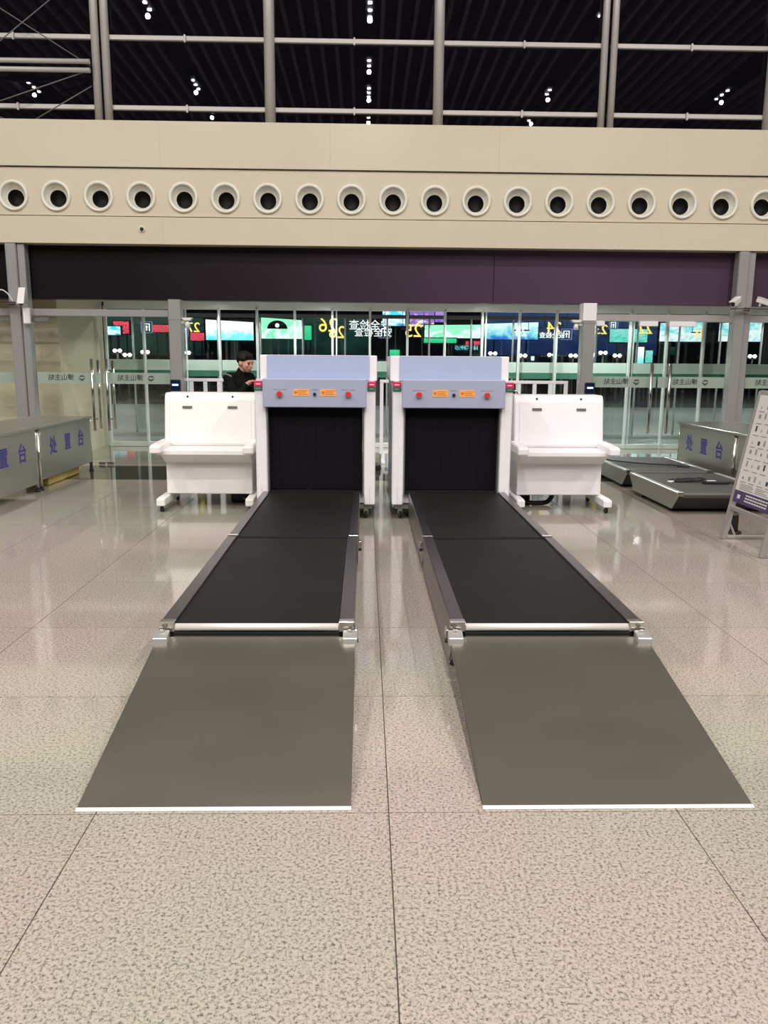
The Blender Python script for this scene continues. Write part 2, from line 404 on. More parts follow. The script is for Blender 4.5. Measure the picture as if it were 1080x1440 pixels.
# ------------------------------------------------------------------ setting: cream beam with its panels
NP, N0, NZ = .6077, -5.072, 3.905             # nozzle pitch, first nozzle, height
beam = MB().box(-12, 12, 12.50, 12.95, 3.25, 4.90).build('wall_back', 'cream', kind='structure')
for z0, z1, y0 in ((3.25, 3.625, 12.20), (4.305, 4.925, 12.20)):
    me = None; x = N0 - NP * 4.5
    while x < 8:
        if me is None:
            o = MB().box(.0004, NP * 4 - .0004, y0, 12.50, z0, z1, .0012).build('panel', 'cream', beam); me = o.data
        else: o = link('panel', me, beam)
        o.location.x = x; x += NP * 4
def holed_panel():
    b = bmesh.new(); n = 40; R = .165
    z0, z1 = 3.64 - NZ, 4.29 - NZ; hx = NP / 2
    for y, flip in ((12.235, False),):
        circ = [b.verts.new((R * math.cos(2 * math.pi * k / n), y, R * math.sin(2 * math.pi * k / n))) for k in range(n)]
        inner = [b.verts.new((v.co.x, 12.45, v.co.z)) for v in circ]
        outer = []
        for k in range(n):
            t = 2 * math.pi * (k) / n; c, s_ = math.cos(t), math.sin(t)
            f = min((hx / abs(c)) if abs(c) > 1e-6 else 9, ((z1 if s_ > 0 else -z0) / abs(s_)) if abs(s_) > 1e-6 else 9)
            outer.append(b.verts.new((c * f, y, s_ * f)))
        corners = [b.verts.new(p) for p in ((hx, y, z1), (-hx, y, z1), (-hx, y, z0), (hx, y, z0))]
        for k in range(n):
            a, c = outer[k], outer[(k + 1) % n]
            mid = (a.co + c.co) / 2
            cor = None
            if abs(abs(a.co.x) - hx) < 1e-5 and abs(abs(c.co.x) - hx) > 1e-5 or abs(abs(a.co.x) - hx) > 1e-5 and abs(abs(c.co.x) - hx) < 1e-5:
                cor = min(corners, key=lambda v: (v.co - mid).length)
            vs = [circ[k], circ[(k + 1) % n], c] + ([cor] if cor else []) + [a]
            b.faces.new(vs)
            b.faces.new((circ[k], inner[k], inner[(k + 1) % n], circ[(k + 1) % n]))
    bmesh.ops.recalc_face_normals(b, faces=b.faces[:])
    return b
hp = None
for k in range(-4, 24):
    if hp is None:
        m = MB(); m.bm = holed_panel(); o = m.build('nozzle_panel', 'cream', beam); hp = o.data
        if sum(1 for f in hp.polygons if f.normal.y < 0) < 10: hp.flip_normals()
    else: o = link('nozzle_panel', hp, beam)
    o.location = (N0 + NP * k, 0, NZ)
# the jet nozzles
ord_ = ['first', 'second', 'third', 'fourth', 'fifth', 'sixth', 'seventh', 'eighth', 'ninth', 'tenth', 'eleventh', 'twelfth', 'thirteenth',
        'fourteenth', 'fifteenth', 'sixteenth', 'seventeenth', 'eighteenth', 'nineteenth']
noz = None
for k in range(19):
    x = N0 + NP * k
    lab = 'round cream air nozzle with a dark throat, %s from the left end of the row' % ord_[k]
    if noz is None:
        noz = thing('air_nozzle', lab, 'air vent', (x, 12.235, NZ), 'air nozzles along the cream beam')
        c = (x, 12.235, NZ)
        MB().lathe([(.212, .0), (.212, -.022), (.200, -.03), (.180, -.03), (.166, -.012), (.163, .03)], c).build('flange', 'nozzle', noz)
        MB().lathe([(.163, .0), (.158, .01), (.140, .05), (.126, .075), (.118, .08)], c, dz=[0, 0, -.008, -.018, -.022]).build('bowl', 'nozzle', noz)
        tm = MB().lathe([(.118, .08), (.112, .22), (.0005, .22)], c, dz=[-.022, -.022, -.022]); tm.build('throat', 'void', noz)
        t = noz
    else:
        t = copy_tree(noz); t.location.x = x; t['label'] = lab

# ------------------------------------------------------------------ setting: upper glazing above the beam
GY = 12.62
win = structure('window_1', (0, GY, 4.9))
colx = [(-8.75, .15), (-6.30, .15), (-3.90, .115), (-3.755, .115), (-1.405, .155), (1.055, .15), (3.475, .10), (3.615, .10), (5.98, .16), (8.4, .16)]
for x, wd in colx:
    MB().rod((x, GY - .02, 4.90), (x, GY - .02, 8.6), wd / 2, seg=20).build('mullion', 'mullion', win)
bays = [(-8.75, -6.3), (-6.3, -3.83), (-3.83, -1.405), (-1.405, 1.055), (1.055, 3.545), (3.545, 5.98), (5.98, 8.4)]
zr = [4.93, 5.215, 6.155, 7.1, 8.05]
for a, b_ in bays:
    for z in zr[1:]:
        MB().box(a + .03, b_ - .03, GY + .0, GY + .05, z - .032, z + .032, .006).build('rail', 'mullion', win)
        if z < 7: MB().box((a + b_) / 2 - .012, (a + b_) / 2 + .012, GY - .03, GY, z - .06, z + .04).build('clip', 'mullion', win)
    for z0, z1 in zip(zr, zr[1:]):
        MB().box(a + .02, b_ - .02, GY + .055, GY + .067, z0, z1).build('pane', 'glass_night', win)
for z in (5.77, 5.655):
    MB().rod((-8.6, GY - .16, z), (-3.95, GY - .16, z), .034, seg=12).build('brace_tube', 'mullion', win)
for p in (((-6.6, 5.0), (-3.95, 6.95)), ((-6.0, 6.95), (-3.95, 5.72)), ((-4.0, 5.65), (-6.2, 4.93)), ((-8.0, 6.4), (-5.1, 4.93)), ((-3.95, 5.45), (-4.9, 4.93)), ((-8.5, 5.2), (-5.4, 7.1))):
    (xa, za), (xb, zb) = p
    MB().rod((xa, GY - .14, za), (xb, GY - .14, zb), .008, seg=8).build('brace_cable', 'grey_plastic', win)

# ------------------------------------------------------------------ dark fascia board under the beam
fas = thing('fascia_board', 'long dark board under the cream beam, with a violet reflection painted in', 'sign board', (0, 12.5, 2.48))
edges = [(-9.0, -4.99, 'fascia_reflection'), (-4.985, 1.93, 'fascia_reflection'), (1.935, 5.53, 'fascia_reflection'), (5.535, 9.0, 'fascia_reflection')]
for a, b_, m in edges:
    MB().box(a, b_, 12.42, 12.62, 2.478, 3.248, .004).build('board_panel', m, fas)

# ------------------------------------------------------------------ posts, partition doors
def tall_post(x, label):
    t = thing('steel_column', label, 'column', (x, 12.3, 0), 'tall steel columns up to the cream beam')
    MB().box(x - .135, x + .02, 12.20, 12.38, 0, 3.245, .01).build('shaft', 'steel_post', t)
    MB().box(x + .025, x + .13, 12.24, 12.40, 0, 3.245, .008).build('side_shaft', 'steel_post', t)
    MB().box(x - .16, x + .15, 12.17, 12.41, 0.0005, .02, .005).build('base_plate', 'steel_post', t)
    return t
tall_post(-5.11, 'tall brushed steel column by the counters, its foot hidden behind a counter')
tall_post(5.69, 'tall brushed steel column carrying the pair of white surveillance cameras')
def short_post(x, label):
    t = thing('steel_post', label, 'post', (x, 12.3, 0), 'short steel posts under the dark board')
    MB().box(x - .095, x + .095, 12.20, 12.40, 0, 2.475, .012).build('shaft', 'steel_post', t)
    MB().box(x - .099, x + .099, 12.195, 12.405, 2.18, 2.21, .004).build('collar', 'steel_post', t)
    MB().box(x - .12, x + .12, 12.17, 12.43, 0.0005, .02, .004).build('base_plate', 'steel_post', t)
    return t
short_post(-2.83, 'brushed steel post behind the white console beside the man')
sp_ = short_post(3.36, 'brushed steel post with a bright top behind the console on the other side')

MB().box(3.36 - .102, 3.36 + .102, 12.19, 12.41, 2.22, 2.477, .004).build('head_reflection', 'white_paint', sp_, 'painted bright reflection at the head of the post')  # white sleeve stands in for a bright reflection on the post

def glass_door(n, x0, x1, hx, strip=True, logo_px=100):
    d = structure('door_%d' % n, ((x0 + x1) / 2, 12.3, 0))
    MB().box(x0, x1, 12.29, 12.302, .012, 2.215).build('pane', 'glass', d)
    for px_ in (x0 + .06, x1 - .06): MB().box(px_ - .05, px_ + .05, 12.278, 12.315, .001, .04, .004).build('patch_fitting', 'bright_steel', d)
    if strip:
        s = MB().box(x0 + .01, x1 - .01, 12.303, 12.306, 1.232, 1.398).build('frosted_strip', 'frost_strip', d)
        lx = at(logo_px, 532, 12.3).x - .08
        text('lettering', '博山主站', .098, 'ink', Matrix.Translation((lx - .23, 12.3022, 1.318)) @ FACE, s, True, .0006, .0015)
        g = MB(); c = Vector((lx + .08, 12.3015, 1.315))
        g.prism([(c.x - .055, c.z), (c.x, c.z - .05), (c.x + .055, c.z), (c.x + .02, c.z - .005), (c.x, c.z - .02), (c.x - .02, c.z - .005)], 12.300, 12.3025, 'Y')
        g.prism([(c.x - .045, c.z + .012), (c.x - .015, c.z + .04), (c.x + .03, c.z + .04), (c.x + .05, c.z + .012), (c.x + .01, c.z + .02)], 12.300, 12.3025, 'Y')
        g.build('emblem', 'ink', s)
    if hx is not None:
        h = MB().rod((hx, 12.235, .53), (hx, 12.235, 1.60), .021, seg=16)
        h.rod((hx + .055, 12.36, .55), (hx + .055, 12.36, 1.58), .021, seg=16)
        h = h.build('door_handle', 'bright_steel', d)
        m = MB()
        for z in (.70, 1.43): m.rod((hx, 12.235, z), (hx + .02, 12.31, z), .012, seg=10)
        m.build('standoff', 'bright_steel', h)
    return d
glass_door(1, -4.955, -3.985, -4.105, True, 115)
glass_door(2, -3.975, -2.93, -3.885, True, 212)
glass_door(3, 3.47, 4.475, 4.365, True, 895)
glass_door(4, 4.485, 5.54, 4.65, True, 992)
glass_door(5, -7.4, -5.27, None, True, -12)
glass_door(6, 5.84, 7.9, None, True, 1108)
MB().box(-8, -2.93, 12.27, 12.36, 2.222, 2.325, .006).build('trim_1', 'steel_post', kind='structure')
MB().box(3.46, 8, 12.27, 12.36, 2.222, 2.325, .006).build('trim_2', 'aluminium', kind='structure')  # lighter metal than its twin, standing in for a bright reflection
# floor springs / door closers above the corner door
tag(MB().box(-5.42, -4.70, 12.25, 12.285, 2.135, 2.20, .006).build('door_closer', 'grey_plastic'), 'dark bar of a door closer at the top of the glass beside the camera column', 'door closer')

for a_, b_, lab in ((838, 850, 'short white closer box right beside the bright-topped post'), (899, 925, 'white closer box above the pair of door handles'), (941, 978, 'longer white closer box above the door with the spare conveyors before it')):
    pa, pb = at(a_, 452, 12.27), at(b_, 452, 12.27)
    tag(MB().box(pa.x, pb.x, 12.24, 12.287, 2.15, 2.221, .005).build('door_closer', 'white_paint'), lab, 'door closer', 'white door closers')
# ------------------------------------------------------------------ vestibule: wall, soffit, outer glass line
MB().box(-16, -4.85, 13.0, 15.2, 0, 3.2).build('wall_left', 'cream_wall', kind='structure')
cv = MB().box(-4.85, 14, 12.64, 15.4, 2.64, 2.74).build('ceiling_vestibule', 'soffit', kind='structure')
fac = structure('window_2', (0, 15, 0))
FP = .6885; fx = [-4.735 + FP * k for k in range(24)]
for k, x in enumerate(fx):
    MB().box(x - .02, x + .02, 14.95, 15.05, 0, 2.55, .006).build('mullion', 'facade_metal', fac)
    if k % 4 == 2: MB().box(x + .06, x + .085, 15.0, 15.06, 0, 2.5, .004).build('leaf_edge', 'facade_metal', fac)
    if k < len(fx) - 1:
        MB().box(x + .025, x + FP - .025, 15.01, 15.02, .09, 2.50).build('pane', 'glass', fac)
        MB().box(x + .03, x + FP - .03, 15.022, 15.026, 1.41, 1.60).build('frosted_band', 'frost_band', fac)
        MB().box(x + .03, x + FP - .03, 15.022, 15.026, 1.30, 1.405).build('tinted_band', 'green_band', fac)
MB().box(fx[0], fx[-1], 14.95, 15.06, 2.50, 2.64, .006).build('head_rail', 'facade_metal', fac)
MB().box(fx[0], fx[-1], 14.96, 15.05, .002, .09, .006).build('bottom_rail', 'facade_metal', fac)
fac2 = structure('window_3', (0, 18, 0))
for k in range(22):
    x = -5.1 + .93 * k
    MB().rod((x, 18, 0), (x, 18, 2.55), .022, seg=10).build('mullion', 'facade_metal', fac2)
    MB().box(x + .03, x + .90, 17.995, 18.005, .05, 2.5).build('pane', 'glass', fac2)
MB().box(-5.2, 15, 17.96, 18.04, 2.52, 2.60).build('head_rail', 'grey_plastic', fac2)
# unseen downlights added to brighten the vestibule behind the glass
for i, x in enumerate((-2.75, -.75, 2.2, 4.3)):
    t = MB().lathe([(.09, 0), (.09, -.015), (.07, -.015), (.07, 0)], (x, 14.3, 2.64), 'Z', 24).build('added_downlight', 'white_paint', cv)
    MB().rod((x, 14.3, 2.628), (x, 14.3, 2.638), .068, seg=20).build('lens', 'lamp_lens', t)
    L = bpy.data.lights.new('spot', 'SPOT'); L.energy = 70 if i == 0 else 120; L.color = (.90, 1, .95); L.spot_size = math.radians(150); L.shadow_soft_size = .08
    lo = bpy.data.objects.new('added_downlight_bulb', L); COL.objects.link(lo); lo.location = (x, 14.3, 2.60)

# ------------------------------------------------------------------ baggage scanners
def caster(name_parent, x, y, h=.10, r=.035):
    c = MB().rod((x - .016, y, r), (x + .016, y, r), r, seg=18).build('caster', 'black_rubber', name_parent)
    MB().box(x - .024, x + .024, y - .03, y + .03, r + .008, h, .004).build('fork', 'aluminium', c)
    return c
def scanner(sx, s, label):
    """sx = x of the middle of the opening; s = +1 when the hood is shifted to +x"""
    t = thing('baggage_scanner', label, 'scanner', (sx, 8.7, 0), 'baggage scanners')
    ow = .485
    L0, L1 = sx - .60, sx + .60
    # lower body: a shell round the tunnel
    def ring(m, x0, x1, y0, y1, z0, z1, bev=.012):
        m.box(x0, sx - ow, y0, y1, z0, z1, bev); m.box(sx + ow, x1, y0, y1, z0, z1, bev)
    b = MB(); ring(b, L0, L1, 8.0, 9.45, .155, 1.40)
    b.box(sx - ow - .02, sx + ow + .02, 8.06, 9.45, .17, .265); b.box(sx - ow - .02, sx + ow + .02, 8.10, 9.45, 1.17, 1.40)
    b.build('body', 'white_paint', t)
    # hood
    h0, h1 = (sx - .555, sx + .615) if s > 0 else (sx - .625, sx + .57)
    MB().box(h0, h1, 8.10, 9.45, 1.402, 1.655, .012, 2).build('hood', 'white_paint', t)
    # opening side trims and tunnel lining
    MB().box(sx - ow - .002, sx - ow + .012, 8.01, 9.4, .27, 1.15).box(sx + ow - .012, sx + ow + .002, 8.01, 9.4, .27, 1.15).box(sx - ow, sx + ow, 8.02, 9.4, 1.14, 1.165).build('tunnel_lining', 'grey_plastic', t)
    me = None
    n = 10; cw = (2 * ow - .03) / n
    for row, yy in ((0, 8.10), (1, 8.45)):
        for k in range(n):
            if me is None:
                o = MB().box(.0007, cw - .0007, 0, .006, .305, 1.145).build('curtain_strip', 'curtain', t); me = o.data
            else: o = link('curtain_strip', me, t)
            o.location = (sx - ow + .015 + cw * k, yy + .001 * (k % 2), 0)
    MB().box(sx - ow + .015, sx + ow - .015, 7.99, 9.45, .27, .297).build('belt', 'belt', t)
    # blue upper panel, leaning back a little, and the control panel below it
    u0, u1 = (sx - .485, sx + .54) if s > 0 else (sx - .535, sx + .49)
    MB().prism([(8.085, 1.41), (8.115, 1.41), (8.115, 1.652), (8.097, 1.652)], u0, u1, 'X').build('upper_panel', 'blue_panel', t)
    MB().prism([(7.925, 1.425), (8.10, 1.425), (8.10, 1.145), (7.925, 1.145)], sx - .512, sx + .512, 'X', .008).build('control_panel', 'blue_panel_dark', t)
    yf = 7.925
    for dx, lab in ((-.345, None), (.33, None)):
        e = MB().rod((sx + dx, yf, 1.277), (sx + dx, yf - .012, 1.277), .036, seg=24).build('button_collar', 'aluminium', t)
        k = MB().rod((sx + dx, yf - .011, 1.277), (sx + dx, yf - .035, 1.277), .027, .024, seg=24).build('emergency_button', 'red', e, 'red push button')
        MB().box(sx + dx - .065, sx + dx + .065, yf - .0025, yf, 1.318, 1.326).build('caption_plate', 'ink_grey', t)
    for x0, x1, dirn in ((-.215, -.055, -1), (.055, .215, 1)):
        z0, z1 = 1.258, 1.326
        pts = [(sx + x0, z0), (sx + x1, z0), (sx + x1 - (.0 if dirn < 0 else .012), z1), (sx + x0 + (.0 if dirn > 0 else .012), z1)]
        lb = MB().prism(pts, yf - .003, yf, 'Y').build('warning_label', 'amber', t, 'amber warning label')
        m = MB()
        for r in range(3):
            m.box(sx + x0 + .05, sx + x1 - .015 - .02 * (r % 2), yf - .0042, yf - .003, 1.272 + .017 * r, 1.279 + .017 * r)
        m.rod((sx + x0 + .028, yf - .0042, 1.292), (sx + x0 + .028, yf - .003, 1.292), .016, seg=14)
        m.build('print', 'amber_print', lb)
    MB().rod((sx, yf - .016, 1.276), (sx, yf, 1.276), .016, seg=16).build('key_switch', 'black_plastic', t, 'small black key switch')
    MB().box(sx - .03, sx + .03, yf - .0025, yf, 1.318, 1.326).build('caption_plate', 'ink_grey', t)
    for xa in (sx - .603, sx + .518):
        lp = MB().box(xa, xa + .086, 7.985, 8.02, 1.345, 1.40, .004).build('indicator_light', 'magenta', t, 'red indicator strip')
        MB().box(xa + .02, xa + .066, 7.983, 7.985, 1.366, 1.376).build('light_mark', 'print_white', lp)
        lg = MB().box(xa, xa + .086, 7.985, 8.02, 1.308, 1.345, .004).build('indicator_base', 'green', t, 'dark green indicator base')
        MB().box(xa + .02, xa + .066, 7.983, 7.985, 1.324, 1.330).build('light_mark', 'ink_grey', lg)
    # lower cover seam, underframe and feet
    for xa in (sx - .545, sx + .545):
        MB().box(xa - .001, xa + .001, 7.998, 8.001, .17, .335).build('seam', 'ink_grey', t)
    MB().box(L0 + .03, L1 - .03, 8.03, 9.4, .115, .158).build('underframe', 'grey_plastic', t)
    for x in (L0 + .09, L1 - .09):
        for y in (8.12, 9.28): caster(t, x, y, .116, .045)
    return t
scanner(-.497, 1, 'white baggage x-ray scanner with blue top panel, the one beside the man')
scanner(.875, -1, 'white baggage x-ray scanner with blue top panel, the one on the side without the man')

# ------------------------------------------------------------------ belt conveyors and ramps
def conveyor(x0, x1, y0, y1, top, label, front_roller, group='belt conveyor sections', name='belt_conveyor'):
    t = thing(name, label, 'conveyor', ((x0 + x1) / 2, (y0 + y1) / 2, 0), group)
    rw = .072
    for a, b_ in ((x0, x0 + rw), (x1 - rw, x1)):
        MB().box(a, b_, y0 + .0, y1, top - .045, top, .004).build('side_rail', 'steel_rail', t)
    for a in (x0 + .004, x1 - .012):
        MB().prism([(y0 + .10, .055), (y1 - .06, .055), (y1 - .003, .12), (y1 - .003, top - .045), (y0 + .003, top - .045), (y0 + .003, .14)], a, a + .008, 'X').build('side_panel', 'steel_rail', t)
    MB().box(x0 + rw - .006, x1 - rw + .006, y0 + .018, y1 - .006, top - .035, top - .012, .008, 2).build('belt', 'belt', t)
    MB().box(x0 + .012, x1 - .012, y0 + .06, y1 - .06, .10, top - .06).build('bed', 'black_plastic', t)
    for a in (x0 - .003, x1 - rw - .003):
        c = MB().box(a, a + rw + .006, y0 - .012, y0 + .035, top - .05, top + .003, .003).build('end_cap', 'bright_steel', t, 'bright metal end cap')
    if front_roller:
        MB().rod((x0 + rw + .005, y0 + .004, top - .03), (x1 - rw - .005, y0 + .004, top - .03), .019, seg=20).build('roller', 'lip_metal', t, 'polished metal roller')
        MB().box(x0 + rw, x1 - rw, y0 - .018, y0 - .010, top - .068, top - .050).build('roller_guard', 'black_plastic', t)
    for x in (x0 + .05, x1 - .05):
        for y in (y0 + .18, y1 - .18):
            lg = MB().box(x - .02, x + .02, y - .02, y + .02, .02, .11).build('leg', 'steel_rail', t)
            MB().rod((x, y, 0.001), (x, y, .022), .032, .026, seg=16).build('foot_pad', 'black_rubber', lg)
    for x in (x0 - .012, x1 + .012):
        l = MB().box(x - .008, x + .008, y0 + .03, y0 + .10, top - .10, top - .055, .003).build('latch', 'bright_steel', t)
        MB().rod((x - .012, y0 + .05, top - .12), (x + .012, y0 + .05, top - .12), .012, seg=12).build('latch_pin', 'black_plastic', l)
    return t
CT = .30
conveyor(-1.032, -.055, 3.872, 5.872, CT, 'long black belt section next to the ramp, in line with the man\'s scanner', True)
conveyor(-1.030, -.048, 5.905, 7.975, CT, 'black belt section between the long belt and the scanner beside the man', False)
conveyor(.440, 1.428, 3.872, 5.862, CT, 'long black belt section next to the ramp, in line with the other scanner', True)
conveyor(.442, 1.424, 5.895, 7.975, CT, 'black belt section running up to the scanner without the man', False)
def ramp(x0, x1, label):
    t = thing('loading_ramp', label, 'ramp', ((x0 + x1) / 2, 3.2, 0), 'sloping steel ramps')
    y0, y1, z1 = 2.645, 3.835, .232
    MB().prism([(y0, .006), (y1, z1), (y1, z1 - .006), (y0 + .03, .002)], x0, x1, 'X').build('plate', 'steel_ramp', t)
    for a in (x0, x1 - .006):
        MB().prism([(y0 + .02, .008), (y1, z1 - .002), (y1, z1 - .04), (y0 + .2, .010)], a, a + .006, 'X').build('side_flange', 'steel_ramp', t)
    MB().prism([(y0 - .010, .001), (y0 - .010, .003), (y0 - .006, .007), (y0 + .004, .0095), (y0 + .004, .001)], x0 - .001, x1 + .001, 'X').build('lip', 'lip_metal', t, 'polished front edge')
    MB().box(x0 + .08, x1 - .08, y1 - .002, y1 + .004, z1 - .03, z1 + .004).build('rear_flange', 'steel_ramp', t)
    for a in (x0 - .012, x1 - .060):
        k = MB().prism([(y1 - .075, z1 - .025), (y1 - .065, z1 + .015), (y1 + .005, z1 + .035), (y1 + .005, z1 - .03)], a, a + .072, 'X', .003).build('hook_bracket', 'aluminium', t, 'bright hook bracket')
        MB().rod((a + .036, y1 - .005, z1 + .036), (a + .036, y1 - .005, z1 + .045), .014, seg=12).build('bolt', 'bright_steel', k)
    for x in (x0 + .12, x1 - .12):
        MB().box(x - .02, x + .02, y1 - .16, y1 - .12, .001, z1 - .035).build('leg', 'steel_rail', t)
ramp(-1.036, -.047, 'brushed steel loading ramp before the belt to the scanner beside the man')
ramp(.434, 1.431, 'brushed steel loading ramp before the belt to the other scanner')

# ------------------------------------------------------------------ operator consoles
def console(cx, label, m, s):
    t = thing('operator_console', label, 'console', (cx, 8.9, 0), 'white operator consoles')
    hw = .495
    MB().prism([(8.66, .60), (8.64, .16), (9.15, .16), (9.15, .60)], cx - hw + .03, cx + hw - .03, 'X', .008).build('lower_cabinet', m, t)
    # bracket flare under the desk
    MB().prism([(8.45, .61), (8.66, .50), (9.1, .50), (9.1, .61)], cx - hw + .02, cx + hw - .02, 'X', .006).build('flare', m, t)
    MB().prism([(8.40, .61), (8.40, .665), (8.80, .675), (9.1, .675), (9.1, .61)], cx - hw - .005, cx + hw + .005, 'X', .008).build('desk', m, t)
    MB().prism([(8.74, .676), (8.82, 1.18), (8.86, 1.245), (9.16, 1.245), (9.16, .676)], cx - hw, cx + hw, 'X', .012).build('upper_cabinet', m, t)
    MB().prism([(8.742, .70), (8.817, 1.165), (8.812, 1.166), (8.737, .70)], cx - hw + .055, cx + hw - .045, 'X', .002).build('cover_panel', m, t)
    for dx in (-.245, .245):
        c = cx + dx
        k = MB().box(c - .052, c + .052, 8.785, 8.81, 1.078, 1.105, .004).build('handle', 'grey_plastic', t, 'dark recessed handle')
        MB().rod((c, 8.822, 1.205), (c, 8.845, 1.205), .011, seg=12).build('lock', 'black_plastic', t)
    for sgn in (-1, 1):
        x0 = cx + sgn * (hw + .045)
        xa, xb = sorted((x0, x0 - sgn * .115))
        MB().prism([(8.26, .64), (8.26, .715), (8.32, .73), (8.80, .745), (8.80, .64)], xa, xb, 'X', .012).build('armrest', m, t)
        fx_ = cx + sgn * (hw - .025)
        f = MB().prism([(8.36, .07), (8.36, .145), (8.42, .155), (9.25, .155), (9.25, .07)], fx_ - .045, fx_ + .045, 'X', .008).build('foot_bar', m, t)
        for y in (8.43, 9.15):
            k = MB().rod((fx_ - .016, y, .033), (fx_ + .016, y, .033), .032, seg=18).build('caster', 'black_rubber', t)
            MB().box(fx_ - .022, fx_ + .022, y - .012, y + .03, .04, .072, .003).build('fork', 'aluminium', k)
    MB().box(cx - .1, cx + .1, 9.155, 9.17, .3, .5).build('rear_vent', 'grey_plastic', t)
    return t
console(-1.695, 'white wheeled operator console with the man standing behind it', 'white_warm', 1)
console(2.14, 'white wheeled operator console next to the low spare conveyors', 'white_paint', -1)
def cable(name, label, pts, r, m='black_rubber', cat='cable'):
    # smooth the path a little
    P = [Vector(p) for p in pts]; out = []
    for i in range(len(P) - 1):
        p0, p1, p2, p3 = P[max(i - 1, 0)], P[i], P[i + 1], P[min(i + 2, len(P) - 1)]
        for k in range(6):
            u = k / 6
            out.append(.5 * ((2 * p1) + (p2 - p0) * u + (2 * p0 - 5 * p1 + 4 * p2 - p3) * u * u + (3 * p1 - p0 - 3 * p2 + p3) * u ** 3))
    out.append(P[-1])
    return tag(MB().tube(out, r, 8).build(name, m), label, cat)
cable('power_cable', 'thick black cable looped on the floor under the console by the spare conveyors', [(1.76, 8.955, .075), (1.80, 8.90, .045), (1.92, 8.86, .032), (2.06, 8.90, .034), (2.13, 8.98, .065), (2.17, 9.03, .115)], .027)
tag(MB().box(1.735, 1.90, 8.98, 9.12, .001, .11, .02, 2).build('power_box', 'black_plastic'), 'black power box on the floor under the console by the spare conveyors', 'power box')
tag(MB().box(-1.53, -1.29, 9.0, 9.16, .001, .125, .02, 2).build('power_box', 'black_plastic'), 'black power box on the floor under the console before the man', 'power box')
cable('signal_cable', 'thin pale cable curling from the black box under the console before the man', [(-1.31, 8.99, .06), (-1.30, 8.92, .04), (-1.34, 8.90, .05), (-1.38, 8.97, .06)], .006, 'print_white')

# ------------------------------------------------------------------ inspection counters
CH = {'L': (-3.96, -4.75), 'R': (4.60, 5.40)}
def counter(xf, xb, y0, y1, h, zb, label, side):
    t = thing('inspection_counter', label, 'counter', ((xf + xb) / 2, (y0 + y1) / 2, 0), 'steel inspection counters')
    s = 1 if xf > xb else -1
    xa, xz = sorted((xf, xb))
    MB().box(xa - .01, xz + .01, y0 + .002, y1 - .002, h - .035, h, .004).build('top', 'steel_counter', t)
    xo = xf - s * .012
    p = MB().box(min(xo, xo - s * .010), max(xo, xo - s * .010), y0 + .045, y1 - .045, zb, h - .036, .002).build('front_panel', 'steel_counter', t)
    M0 = Matrix.Rotation(math.pi / 2 if s > 0 else -math.pi / 2, 4, 'Z') @ FACE
    ym = (y0 + y1) / 2
    L = y1 - y0
    for ch, f in zip('处置台', (-.26, .0, .26) if s > 0 else (.26, 0, -.26)):
        yy = ym + L * f
        text('character', ch, .235, 'purple_ink', Matrix.Translation((xo + s * .0015, yy, h - .29)) @ M0, p, False, .001, .0045)
    for y in (y0 + .045, y1 - .045):
        for x in (xf - s * .03, xb + s * .03):
            l = MB().rod((x, y, .02), (x, y, h - .036), .022, seg=16).build('leg', 'bright_steel', t)
            MB().rod((x, y, .001), (x, y, .03), .034, .028, seg=16).build('foot', 'black_rubber', l)
    for y in (y0 + .02, y1 - .02):
        MB().box(min(xf, xb) + .05, max(xf, xb) - .05, y - .012, y + .012, zb, h - .04).build('end_panel', 'steel_counter', t)
    return t
counter(-3.96, -4.78, 9.76, 11.68, .79, .13, 'steel counter marked in violet, farther of the two beside the glass doors with one camera', 'L')
counter(-3.96, -4.78, 7.86, 9.74, .79, .10, 'steel counter marked in violet, nearer one, cut by the picture edge', 'L')
counter(4.60, 5.42, 9.80, 11.65, .765, .13, 'steel counter marked in violet standing behind the spare conveyors', 'R')
counter(4.60, 5.42, 7.95, 9.78, .765, .13, 'steel counter mostly hidden behind the standing notice board', 'R')
tag(MB().box(-4.35, -4.05, 10.2, 11.3, .001, .115, .01).build('yellow_slab', 'yellow'), 'flat yellow slab under the steel counter near the glass door', 'slab')  # flat yellow block under the counter

# ------------------------------------------------------------------ spare conveyors lying beside the counter
def spare(x0, x1, y0, y1, label):
    t = thing('spare_conveyor', label, 'conveyor', ((x0 + x1) / 2, (y0 + y1) / 2, 0), 'spare low conveyors')
    top = .255; rw = .06
    for a in (x0, x1 - rw):
        MB().box(a, a + rw, y0 + .02, y1 - .02, top - .02, top, .004).build('side_rail', 'aluminium', t)
        for y in (y0, y1 - .035):
            MB().box(a - .004, a + rw + .004, y, y + .035, top - .045, top + .004, .006).build('end_cap', 'bright_steel', t, 'bright metal end cap')
    for a in (x0 + .004, x1 - .012):
        MB().prism([(y0 + .01, top - .02), (y0 + .01, top - .05), (y0 + .17, .05), (y1 - .17, .05), (y1 - .01, top - .05), (y1 - .01, top - .02)], a, a + .008, 'X').build('side_panel', 'steel', t)
    MB().prism([(y0 + .03, top - .035), (y0 + .05, top - .008), (y1 - .05, top - .008), (y1 - .03, top - .035), (y1 - .05, top - .07), (y0 + .05, top - .07)], x0 + rw, x1 - rw, 'X', .004).build('belt', 'belt_grey', t)
    MB().prism([(y0 + .08, top - .07), (y0 + .22, .04), (y1 - .22, .04), (y1 - .08, top - .07)], x0 + .02, x1 - .02, 'X').build('undertray', 'black_plastic', t)
    for x in (x0 + .08, x1 - .08):
        for y in (y0 + .35, y1 - .35): MB().rod((x, y, .001), (x, y, .045), .035, .03, seg=16).build('foot', 'black_rubber', t)
    return t
mat('belt_grey', (.075, .07, .066), .5, noise=.08, nscale=(2, 2, 2))
